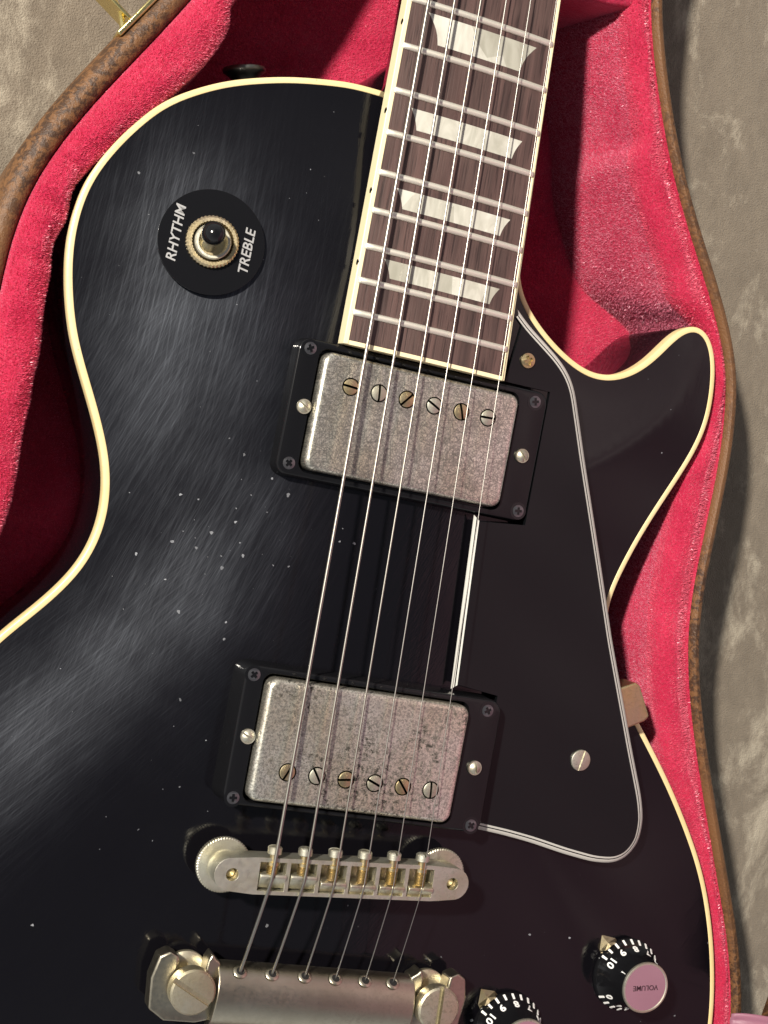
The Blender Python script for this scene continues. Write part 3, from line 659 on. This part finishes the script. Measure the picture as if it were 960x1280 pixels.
# --- neck and heel
rings = []
for j in range(60):
    y = 172 + (640 - 172) * j / 59; w_ = bw(y) - .25; dep = 22 if y > 262 else 22; zt_ = bz(y) - 6.9
    rr = [(bc(y) - w_, y, zt_), (bc(y) + w_, y, zt_)] + [(bc(y) + w_ * math.cos(t), y, zt_ - dep * math.sin(t) ** .9 if math.sin(t) > 0 else zt_) for t in np.linspace(0, PI, 15)[1:-1]]
    if y < 250: rr = [(bc(y) - w_, y, zt_), (bc(y) + w_, y, zt_)] + [(bc(y) + w_ * c2, y, min(-16, zt_ - 9)) for c2 in np.linspace(1, -1, 13)]
    rings.append(rr)
part(loft(rings, True, True, True), 'neck', 'black_lacquer', ang=50)
heel = gsmooth(resample([(-27, 248), (-25, 262), (-14, 271), (0, 274), (14, 271), (24, 262), (26, 248)], 60), 2).tolist()
part(prism(heel, -58, -12), 'neck_heel', 'black_lacquer', bev=2, seg=3)
hs = [(-21.5, 625), (-24, 660), (-36, 690), (-38, 780), (-30, 822), (-14, 812), (0, 820), (14, 812), (30, 822), (38, 780), (36, 690), (22, 660), (18.5, 625)]
part(prism(gsmooth(resample(hs, 160), 3).tolist(), lambda x, y: -38 - .2 * (y - 625), lambda x, y: -23 - .2 * (y - 625)), 'headstock', 'black_lacquer', bev=1.0)
# --- pickguard: five-ply edge, notched round both pickup rings
GZ = 4.0
G = [(28.6, 190.2), (33.6, 186.0), (41.2, 181.2), (46.5, 177.8), (50.2, 174.8), (53.2, 171.4), (55.4, 167.6), (58.0, 160.9), (63.7, 146.0), (70.6, 128.8), (77.4, 111.8), (83.6, 96.0), (86.9, 87.6), (94.7, 69.6), (102.6, 51.4), (109.8, 35.5), (112.3, 27.7), (112.2, 19.8), (108.6, 13.8), (103.4, 11.2), (95.4, 10.9), (83.4, 12.6), (69.8, 15.2), (59.6, 16.6), (47.2, 17.8)]
G = G + [(47.2, 24)] + [(47.2, 62.6), (30.6, 62.6), (27.2, 120.4), (45.5, 120.4), (45.5, 165.5), (28.6, 165.5)]
def corner_resample(pts, step=1.5, sharp=()):
    return pts
smooth_part = gsmooth(resample(G[:25], 150, False), 3, False).tolist()
GP = smooth_part + G[25:]
GP = [tuple(p) for p in GP]
ga = np.array(GP[::-1])   # ccw
if (ga[:, 0] * np.roll(ga[:, 1], -1) - np.roll(ga[:, 0], -1) * ga[:, 1]).sum() < 0: ga = ga[::-1]
def inset(p, d):
    """mitred inset of a ccw polygon"""
    e = np.roll(p, -1, 0) - p; e /= np.linalg.norm(e, axis=1)[:, None]; n_ = np.stack([-e[:, 1], e[:, 0]], 1)
    n0 = np.roll(n_, 1, 0); m_ = n0 + n_; m_ /= (m_ * n_).sum(1)[:, None] ; return p + m_ * d
def gl(d, z): return [(float(x), float(y), z) for x, y in inset(ga, d)]
plies = [('white_plastic', 0, .0, 1.35, 1.15), ('black_guard', 1.35, 1.15, 1.62, 1.3), ('white_plastic', 1.62, 1.3, 2.25, 1.75)]
base = GZ - 1.6
idx_out = [k for k in range(len(ga)) if not ((abs(ga[k][0] - 47.2) < .3 and 20 < ga[k][1] < 64) or (ga[k][1] == 62.6 and ga[k][0] > 40) or (abs(ga[k][0] - 45.5) < .1 and ga[k][1] > 118) or (ga[k][0] == 28.6 and ga[k][1] == 165.5))]
def runs():
    n = len(ga); flag = [k in set(idx_out) for k in range(n)]; st = next(k for k in range(n) if flag[k] and not flag[k - 1]); cur = []; res_ = []
    for q in range(n):
        k = (st + q) % n
        if flag[k]: cur.append(k)
        elif cur: res_.append(cur); cur = []
    if cur: res_.append(cur)
    return [r for r in res_ if len(r) > 1]
W1, W2, W3 = 1.25, 1.65, 2.35
for r_ in runs():
    W1, W2, W3 = (1.25, 1.65, 2.35) if len(r_) > 10 else (.75, 1.1, 1.6)
    def gr(d, z): g_ = gl(d, z); return [g_[k] for k in r_]
    part(loft([gr(.35, base), gr(0, base + .1), gr(.08, base + .45), gr(W1, base + .95)], False), 'guard_ply', 'white_plastic', ang=60)
    part(loft([gr(W1, base + .95), gr(W2, base + 1.1)], False), 'guard_ply', 'black_guard', ang=60)
    part(loft([gr(W2, base + 1.1), gr(W3, base + 1.45)], False), 'guard_ply', 'white_plastic', ang=60)
def topl(dz, dd):
    a_ = gl(W3 + dd, dz); n_ = gl(1.6 + dd, dz); c_ = gl(.1, dz); sh_ = {k for r_ in runs() if len(r_) <= 10 for k in r_}; io = set(idx_out); return [n_[k] if k in sh_ else (a_[k] if k in io else c_[k]) for k in range(len(ga))]
tp = topl(base + 1.45, 0); t2 = topl(GZ, .25); t0_ = topl(base - .2, 0)
b = loft([t0_, tp, t2], True); tr = tessellate_polygon([[Vector((x, y, 0)) for x, y, z in t2]]); b.add(t2, [tuple(t) for t in tr])
part(b, 'pickguard', 'black_guard', ang=15)
s = moved(slotted(3.6, 1.2, .8, .5, .35, math.radians(-10)), 82.5, 45.3, GZ); part(s, 'guard_screw', 'aged_nickel', label='slotted nickel screw in the lower pickguard', ang=35)
s = moved(phillips(2.5, 1.2, .5), 35.2, 174.0, GZ); part(s, 'guard_screw', 'aged_gold', label='brass cross-head screw near the fretboard end', ang=35)
# guard support bracket on the treble waist
br = B(); a_ = math.radians(-62)
bk = [(91.5, 72.5), (99.0, 75.5), (105.8, 67.2), (104.5, 62.2), (97.5, 57.5)]
def brk(z0, z1): return z0
v = B(); bx = [(89, 71), (100.5, 75.2), (105.6, 68.0), (93.5, 60.5)]
prism([(88, 68.0), (101.2, 74.2), (103.2, 73.2), (109.0, 63.2), (107.6, 61.2), (94.5, 54.4)], -10, -.2, B_=v)
part(v, 'guard_bracket', 'aged_gold', bev=.7, seg=3)

# --- pickups
def ringm(cx, cy, hw, hh, z0, z1, ohw, ohh, hx, hy, par, slope=0.0):
    """moulded pickup surround: flared sides, rounded rim, window for the cover"""
    b = B(); K = 7
    zt = lambda y: z1 + slope * (y - cy)
    def lp_(cx_, cy_, a, b_, r, z, f=None): return [(x, y, (z if f is None else f(y) + z)) for x, y in rrect(cx_, cy_, a, b_, r, K)]
    rings = [lp_(cx, cy - .3, hw + 1.2, hh + 1.2, 4.6, z0), lp_(cx, cy, hw + .1, hh + .1, 4, -.9, zt), lp_(cx, cy, hw - .15, hh - .15, 3.8, -.3, zt), lp_(cx, cy, hw - .7, hh - .7, 3.4, 0, zt)]
    loft(rings, True, B_=b)
    o_ = rrect(cx, cy, hw - .7, hh - .7, 3.4, K); i_ = rrect(cx + hx, cy + hy, ohw, ohh, 3.2, K)
    n = len(o_); vs = [(x, y, zt(y)) for x, y in o_] + [(x, y, zt(y)) for x, y in i_] + [(x + (cx + hx - x) * .006, y + (cy + hy - y) * .01, zt(y) - .4) for x, y in i_] + [(x, y, z0) for x, y in i_]
    fs = [(i, (i + 1) % n, n + (i + 1) % n, n + i) for i in range(n)] + [(n + i, n + (i + 1) % n, 2 * n + (i + 1) % n, 2 * n + i) for i in range(n)] + [(2 * n + i, 2 * n + (i + 1) % n, 3 * n + (i + 1) % n, 3 * n + i) for i in range(n)]
    b.add(vs, fs); return b
def pickup(kind, cx, cy, zr, slope, cov, zc_, poley, polex, rs, hs_, angs):
    e = sub('pickup', kind)
    part(ringm(cx, cy, 44.2, 21.7, -9.5, zr, cov[2] + 1.0, cov[3] + 1.0, cov[0] - cx, cov[1] - cy, None, slope), 'pickup_ring', 'black_plastic', e, ang=50)
    # nickel cover
    c0, c1, hw, hh = cov; rg = []
    for ins, z in [(0, -4), (0, zc_ - 1.9), (.12, zc_ - 1.25), (.45, zc_ - .65), (.95, zc_ - .22), (1.6, zc_ - .03), (2.4, zc_)]:
        rg.append([(x, y, z) for x, y in rrect(c0, c1, hw - ins, hh - ins, max(3.4 - ins * .7, 1.2), 7)])
    part(loft(rg, True, False, True), 'pickup_cover', 'cover_scratched' if cy > 100 else 'cover_tarnished', e, ang=60)
    part(boxm(c0 - hw - .9, c0 + hw + .9, c1 - hh - .9, c1 + hh + .9, -6, -4.2), 'ring_floor', 'dark_recess', e, smooth=False)
    for i in range(6):
        x = polex[0] + (polex[1] - polex[0]) * i / 5
        # round clearance rim then the slotted pole screw
        part(moved(slotted(2.5, .8, .75, .7, .25, angs[i], n=24, rim=.2), x, poley, zc_ - .25), 'pole_screw', 'aged_nickel' if i % 2 else 'aged_gold', e, ang=35)
        part(lathe([(2.45, .02), (2.9, .02)], (x, poley, zc_), 28), 'pole_hole_rim', 'dark_recess', e, ang=40)
    for (x, y) in rs:
        zt_ = zr + slope * (y - cy)
        part(moved(phillips(2.0, .75, random.random() * 1.5), x, y, zt_ - .25), 'ring_screw', 'screw_black', e, ang=35)
        part(lathe([(2.0, .0), (2.5, .04), (2.9, .02)], (x, y, zt_ + .01), 24), 'screw_recess', 'black_gloss', e, ang=60)
    for (x, y, a) in hs_:
        part(moved(slotted(2.35, 1.9, .6, .9, 1.25, a, n=24), x, y, zr + slope * (y - cy) - .1), 'height_screw', 'aged_nickel', e, ang=35)
pickup('neck pickup beside the fretboard end, its cover finely scratched all over', 1.0, 143.0, 4.3, 0.01, (-.6, 142.9, 34.6, 18.9), 7.2, 152.3, (-24.8, 23.6),
       [(-39.4, 161.6), (40.6, 161.2), (-39.2, 125.0), (42.0, 124.5)], [(-38.0, 143.3, .9), (39.4, 142.7, .6)], [1.5, .1, -.7, 1.1, .35, 1.6])
pickup('bridge pickup with dark tarnish patches across its nickel cover', 2.2, 39.8, 11.0, -.02, (-.6, 39.6, 34.6, 19.3), 14.2, 30.6, (-24.0, 24.9),
       [(-39.4, 58.6), (41.4, 58.1), (-38.9, 20.3), (42.7, 20.3)], [(-37.9, 39.6, 1.1), (40.2, 39.1, .2)], [-.4, .6, 1.7, 1.2, .7, .1])

# --- bridge
br = sub('bridge', 'tune-o-matic style nickel bridge with six saddles and knurled thumbwheels'); br['label'] = 'nickel bridge with six adjustable saddles and knurled thumbwheels'
C0 = Vector((-36.6, -1.6)); C1 = Vector((36.8, 2.2)); ax = (C1 - C0).normalized(); ay = Vector((-ax.y, ax.x))
def bpnt(s, t): p = C0 + ax * s + ay * t; return (p.x, p.y)
LB = (C1 - C0).length; out = []
for i in range(13): a = PI / 2 + PI * i / 12; out.append(bpnt(-.6 + 5.1 * math.cos(a), 5.1 * math.sin(a)))
out += [bpnt(7, -5.8), bpnt(LB - 7, -5.8)]
for i in range(13): a = -PI / 2 + PI * i / 12; out.append(bpnt(LB + .6 + 5.1 * math.cos(a), 5.1 * math.sin(a)))
out += [bpnt(LB - 7, 5.6), bpnt(7, 5.6)]
sx_ = [-25.0, -14.4, -4.1, 6.0, 16.0, 26.0]
SS = [12.7 + 9.92 * i for i in range(6)]
holes = []
for s_ in SS: holes.append([bpnt(s_ - 4.3, -4.6), bpnt(s_ + 4.3, -4.6), bpnt(s_ + 4.3, 4.3), bpnt(s_ - 4.3, 4.3)])
ph = [[bpnt(s_ + 2.0 * math.cos(2 * PI * k / 20), 2.0 * math.sin(2 * PI * k / 20)) for k in range(20)] for s_ in (0, LB)]
part(prism(out, 10.2, 18.2, holes + ph), 'bridge_body', 'aged_nickel', br, bev=.45, seg=2)
part(prism([bpnt(6, -4.9), bpnt(LB - 6, -4.9), bpnt(LB - 6, 4.6), bpnt(6, 4.6)], 10.6, 12.6), 'bridge_floor', 'saddle_brass', br)
for s_, nm in ((0, 0), (LB, 1)):
    x, y = bpnt(s_, 0)
    part(lathe([(1.9, -3), (1.9, 14.6), (1.4, 15.1), (.01, 15.2)], (x, y, 0), 20), 'bridge_post', 'aged_gold', br, ang=40)
    x2 = x; n_ = 120
    part(lathe([(3.5, 5.6), (7.6, 5.6), (8.5, 5.9), (8.5, 7.6), (8.1, 7.9), (5.0, 8.1), (4.6, 9.0), (4.2, 10.1), (1.9, 10.2)], (x, y, 0), n_, gear=.03), 'thumbwheel', 'aged_nickel', br, ang=30)
for i, s_ in enumerate(SS):
    back = (i < 3); off = -1.6 if i < 2 else (-2.2 if i == 2 else -2.6)
    # wedge saddle with a string notch ridge
    w_ = 4.2; f_ = off
    pf = [(f_ - 2.2, 14.2), (f_ + 2.0, 14.2), (f_ + 2.0, 17.4), (f_ + 1.0, 19.2), (f_ + .1, 19.2), (f_ - 2.2, 17.0)] if i >= 2 else [(f_ - 2.4, 14.2), (f_ + 2.3, 14.2), (f_ + 2.3, 18.9), (f_ + 1.8, 19.25), (f_ + 1.1, 19.2), (f_ - 2.4, 16.6)]
    rgs = []
    for q in (-w_, -.55, -.25, 0, .25, .55, w_):
        dz = -.55 if abs(q) < .1 else (-.3 if abs(q) < .3 else 0)
        rgs.append([(*bpnt(s_ + q + .2, t_), z + (dz if z > 18 else 0)) for t_, z in pf])
    part(loft(rgs, True, True, True), 'saddle', 'aged_nickel' if i < 2 else 'saddle_brass', br, bev=.2, ang=30)
    # intonation screw: threaded shank and slotted head toward the pickups
    rgs = []; tt = np.arange(off + 1.6, 7.4, .24)
    for k, t_ in enumerate(tt):
        r = (1.55 if k % 2 else 1.9) if t_ < 3.4 else (1.9 if t_ < 4.4 else 1.25)
        cx_, cy_ = bpnt(s_, t_); rgs.append([(cx_ + ax.x * r * math.cos(a), cy_ + ax.y * r * math.cos(a), 17.3 + r * math.sin(a)) for a in np.linspace(0, 2 * PI, 15)[:-1]])
    part(loft(rgs, True, True, True), 'intonation_screw', 'aged_gold', br, ang=50)
    hd = slotted(2.25, 2.6, .65, 1.1, .5, [.2, 1.4, .3, .9, 1.57, 1.57][i] + PI / 2, n=24, rim=.25)
    cx_, cy_ = bpnt(s_, 6.9)
    hd.v = [(cx_ + ax.x * x + ay.x * z, cy_ + ax.y * x + ay.y * z, 17.3 + y) for x, y, z in hd.v]
    part(hd, 'screw_head', 'aged_nickel', br, ang=35)

# --- stop tailpiece
tl = sub('tailpiece', 'brushed nickel stop tailpiece with two slotted brass studs')
TX0, TX1, TY = -33.0, 33.6, -40.6
def tprof(x, f=1.0):
    # rounded bar seen end-on
    P_ = []
    for t in np.linspace(-.35, PI + .55, 18):
        P_.append((x, TY - .9 + 10.4 * math.cos(t) * f, 7.0 + 7.6 * math.sin(t) * f if math.sin(t) > 0 else 7.0 + 4.5 * math.sin(t)))
    P_ += [(x, TY - 9.5, 3.5), (x, TY + 5, 3.5)]
    return P_
rgs = [tprof(x) for x in np.linspace(TX0, TX1, 24)]
part(loft(rgs, True, True, True), 'tailpiece_bar', 'tarnished_zinc', tl, ang=40, bev=.4)
def lug(s, cx):
    # claw with a slot open toward the bridge
    o_ = [(cx - s * 12.2, -37.5), (cx - s * 10.8, -30.6), (cx - s * 7.8, -28.8), (cx - s * 4.6, -30.2), (cx - s * 4.3, -35), (cx - s * 4.1, -39.5)]
    for k in range(1, 8): a = PI * k / 8; o_.append((cx - s * 4.1 * math.cos(a), -39.5 - 4.1 * math.sin(a)))
    o_ += [(cx + s * 4.1, -39.5), (cx + s * 4.3, -35), (cx + s * 4.6, -30.8), (cx + s * 5.8, -28.4), (cx + s * 7.2, -30.0), (cx + s * 9.0, -31.2), (cx + s * 9.4, -49), (cx + s * 4, -50.2), (cx - s * 6, -50.2), (cx - s * 11.2, -47)]
    return o_
for s, cx, an in ((1, -41.2, math.radians(62)), (-1, 41.3, math.radians(2))):
    part(prism(lug(s, cx), 3.6, lambda x, y: 11.2 - .10 * abs(x - cx) ** 1.0), 'tailpiece_lug', 'tarnished_zinc', tl, bev=1.3, seg=4)
    part(lathe([(3.6, -2), (3.6, 9), (7.4, 9.6) if False else (3.6, 9.5)], (cx, -39.3, 0), 24), 'stud_post', 'aged_gold', tl, ang=40)
    part(lathe([(4, 2.2), (7.0, 2.3), (7.4, 2.8), (7.4, 4.4), (6.6, 5.0), (4, 5.2)], (cx, -37.6, -.6), 36), 'stud_flange', 'stud_metal', tl, ang=40)
    part(moved(slotted(7.1, 5.0, 1.7, 1.9, .35, an, n=44, rim=.6), cx, -39.0, 11.9), 'stud_screw', 'stud_metal', tl, ang=35)
TH = [(-27.4, -30.7), (-16.9, -30.9), (-6.0, -30.9), (4.4, -30.9), (14.6, -30.8), (24.3, -30.7)]
qh = Vector((0, 0, 1)).rotation_difference(Vector((0, .72, .70)).normalized())
for x, y in TH:   # flared string holes in the front of the bar
    for nm, prf, mt in (('string_hole', [(.01, .22), (1.25, .24)], 'dark_recess'), ('string_hole_rim', [(1.2, .10), (1.35, .34), (1.9, .30), (2.3, .02)], 'tarnished_zinc')):
        bh = lathe(prf, n=20); bh.v = [tuple(Vector((x + 1.3, -32.9, 11.7)) + qh @ Vector(p)) for p in bh.v]; part(bh, nm, mt, tl, ang=60)
# --- strings
SD = [1.17, .92, .68, .46, .36, .29]
S_sad = [(-24.4, -1.6), (-13.8, -1.2), (-3.8, -1.6), (6.2, -1.8), (16.1, -1.6), (26.0, -1.2)]
S_top = [(-22.9, 280), (-14.2, 280), (-5.3, 280), (3.5, 280), (12.1, 280), (21.3, 280)]
for i in range(6):
    a, c = Vector((*S_sad[i], 0)), Vector((*S_top[i], 0)); d = (c - a) / (c.y - a.y)
    zf = lambda y: 19.6 - .0502 * y + SD[i] / 2 - .3
    hx, hy, hz = TH[i][0] + 1.2, -32.6, 11.9
    pts = [(hx, hy - 2.5, hz - 1.2), (hx, hy, hz)]
    for t in (.3, .6, .85): pts.append((hx + (a.x - hx) * t, hy + (a.y - hy) * t, hz + (zf(0) - hz) * t + .2 * math.sin(PI * t)))
    pts += [(a.x, a.y, zf(0) - .05), (a.x + d.x * 2, a.y + 2, zf(2))]
    for y in list(np.linspace(12, 280, 14)) + [400, 520, 626]:
        p = a + d * (y - a.y)
        if y > 280: p.x = bc(y) + (p.x - bc(y)) * (.98)
        pts.append((p.x, y, zf(y)))
    o = part(tube(pts, SD[i] / 2, 10), 'string', 'string_wound' if i < 3 else 'string_steel', ang=80)

# --- selector switch
sw = sub('selector_switch', 'black tipped selector switch in a knurled brass nut on a round black plate')
SX, SY = -75.2, 187.4
def body_z(x, y): return float(arch(polydist(np.array([[x, y]], float), inn))[0])
z00 = body_z(SX, SY); gxz = (body_z(SX + 14, SY) - body_z(SX - 14, SY)) / 28; gyz = (body_z(SX, SY + 14) - body_z(SX, SY - 14)) / 28
PZ = z00 + .9
def tilt(b):
    b.v = [(SX + x, SY + y, PZ + z + gxz * x * .9 + gyz * y * .9) for x, y, z in b.v]; return b
part(tilt(prism(circ(0, 0, 16.4, 72), -.6, .55, [circ(0, 0, 5.2, 30)])), 'switch_plate', 'black_gloss', sw, bev=.25)
part(tilt(lathe([(5.2, .4), (7.7, .4), (7.9, .8), (7.9, 2.0), (7.3, 2.5), (6.3, 2.5), (5.9, 1.5), (5.6, -1)], n=84, gear=.035)), 'switch_nut', 'aged_gold', sw, ang=30)
part(tilt(lathe([(5.6, .3), (5.6, 2.6), (5.2, 3.0), (4.5, 3.0), (4.2, 2.2), (4.1, -2)], n=40)), 'switch_bushing', 'aged_nickel', sw, ang=40)
part(tilt(lathe([(4.4, -2), (.01, -2)], n=24)), 'switch_well', 'dark_recess', sw)
t0 = Vector((-.6, -1.6, -1)); t1 = Vector((-1.6, .6, 7.4))
part(tilt(tube([t0, t0.lerp(t1, .5), t1], [2.1, 1.7, 1.6], 16)), 'switch_lever', 'aged_nickel', sw, ang=50)
tipd = (t1 - t0).normalized(); tp_ = []
bt = B(); q = Vector((0, 0, 1)).rotation_difference(tipd)
lathe([(1.5, -.2), (2.2, 0), (2.9, .9), (3.45, 2.2), (3.65, 3.6), (3.4, 5.0), (2.7, 6.1), (1.6, 6.8), (.01, 7.0)], n=32, B_=bt)
bt.v = [tuple(t1 - tipd * 1.2 + q @ Vector(p)) for p in bt.v]
part(tilt(bt), 'switch_tip', 'black_gloss', sw, ang=60)
def plate_place(ox, oy, rot):
    c_, s_ = math.cos(rot), math.sin(rot)
    def f(x, y, z):
        X = ox + x * c_ - y * s_; Y = oy + x * s_ + y * c_
        return Vector(((SX + X) * MM, (SY + Y) * MM, (PZ + .60 + z + gxz * X * .9 + gyz * Y * .9) * MM))
    return f
for s_, ox, oy in (('RHYTHM', -11.0, .3), ('TREBLE', 11.2, -.6)):
    o = text(s_, 4.3, 'lettering', 'silver_print', None, .12, plate_place(ox, oy, PI / 2 - .02), shear=.18, bold=.06, sx=1.02); adopt(o, sw)

# --- volume / tone knobs
def knob(cx, cy, word, label, rot):
    e = sub('control_knob', label); zb = body_z(cx, cy) + .6
    pr = [(12.3, .2), (12.7, .5), (12.7, 1.8), (12.2, 2.6), (11.0, 4.6), (10.0, 7.0), (9.3, 9.5), (8.9, 12.0), (8.75, 14.2), (8.6, 14.8)]
    part(lathe(pr, (cx, cy, zb), 72), 'knob_body', 'black_gloss', e, ang=45)
    part(lathe([(8.75, 14.3), (8.85, 14.9), (8.6, 15.35), (8.1, 15.4), (7.95, 15.0)], (cx, cy, zb), 64), 'knob_cap_rim', 'aged_nickel', e, ang=45)
    part(lathe([(7.98, 15.05), (.01, 15.1)], (cx, cy, zb), 48), 'knob_cap', 'mirror_cap', e)
    if word:
        def fcap(x, y, z):
            a = rot; return Vector(((cx + x * math.cos(a) - y * math.sin(a)) * MM, (cy + x * math.sin(a) + y * math.cos(a)) * MM, (zb + 15.17 + z) * MM))
        adopt(text(word, 2.5, 'knob_word', 'dark_print', None, .02, fcap, bold=.03), e)
    def rad(z): return np.interp(z, [p[1] for p in pr[2:]], [p[0] for p in pr[2:]])
    def onflank(ang, z_c):
        def f(x, y, z):
            # tops point toward the cap
            h = z_c + y * .93; r = float(rad(h)) + .08 + z; a = ang - x / float(rad(h))* (-1)
            return Vector(((cx + r * math.cos(a)) * MM, (cy + r * math.sin(a)) * MM, (zb + h) * MM))
        return f
    a10 = math.radians(152)
    for k in range(11):
        a = a10 - math.radians(29) * (10 - k)
        adopt(text(str(k), 3.9, 'knob_numeral', 'knob_print', None, .06, onflank(a, 5.9), bold=.10), e)
    for k in range(21):
        a = a10 - math.radians(14.5) * (20 - k); q = B()
        rgs = []
        for h in (2.1, 2.7, 3.3, 3.9):
            r = float(rad(h)) + .10; rgs.append([((r + dr) * math.cos(a + da) + cx, (r + dr) * math.sin(a + da) + cy, zb + h) for dr, da in ((-.3, -.032), (.12, -.032), (.12, .032), (-.3, .032))])
        part(loft(rgs, True, True, True), 'knob_tick', 'knob_print', e, ang=30)
    # brass pointer plate under the skirt
    c_, s_ = math.cos(math.radians(133)), math.sin(math.radians(133))
    pts = [(8, -4.2), (13.5, -3.2), (15.0, -2.6), (16.6, 0), (15.0, 2.6), (13.5, 3.2), (8, 4.2)]
    f = lambda p: (cx + p[0] * c_ - p[1] * s_, cy + p[0] * s_ + p[1] * c_)
    b = B(); v = [(*f((8, -4.2)), zb - .3), (*f((8, 4.2)), zb - .3), (*f((13.2, -3.4)), zb + .3), (*f((13.2, 3.4)), zb + .3), (*f((14.4, 0)), zb + 2.2), (*f((17.2, 0)), zb - .2), (*f((13.4, 0)), zb + 3.4), (*f((12.9, -2.2)), zb + 2.6), (*f((12.9, 2.2)), zb + 2.6)]
    b.add(v, [(0, 2, 3, 1), (2, 5, 4), (5, 3, 4), (2, 4, 7), (4, 3, 8), (4, 6, 7), (4, 8, 6)])
    o = part(b, 'knob_pointer', 'aged_gold', e, smooth=False); md = o.modifiers.new('thick', 'SOLIDIFY'); md.thickness = .0005
knob(119.2, -28.0, 'VOLUME', 'black volume knob with a pink reflecting cap, to the right', PI + .12)
knob(75.6, -49.5, None, 'black knob cut by the lower edge of the picture', 0)

# --- strap button on the upper bout
e = B(); lathe([(6.8, 0), (7.2, .6), (7.0, 1.6), (5.6, 2.6), (4.0, 4.0), (3.3, 7), (3.6, 11), (5, 13)], n=40, B_=e)
q = Vector((0, 0, -1)).rotation_difference(Vector((.26, -1, -.05)).normalized()); 
e.v = [tuple(Vector((-68.6, 251.6, -33)) + q @ Vector((x, y, -z))) for x, y, z in e.v]
part(e, 'strap_button', 'dark_pewter', ang=50)
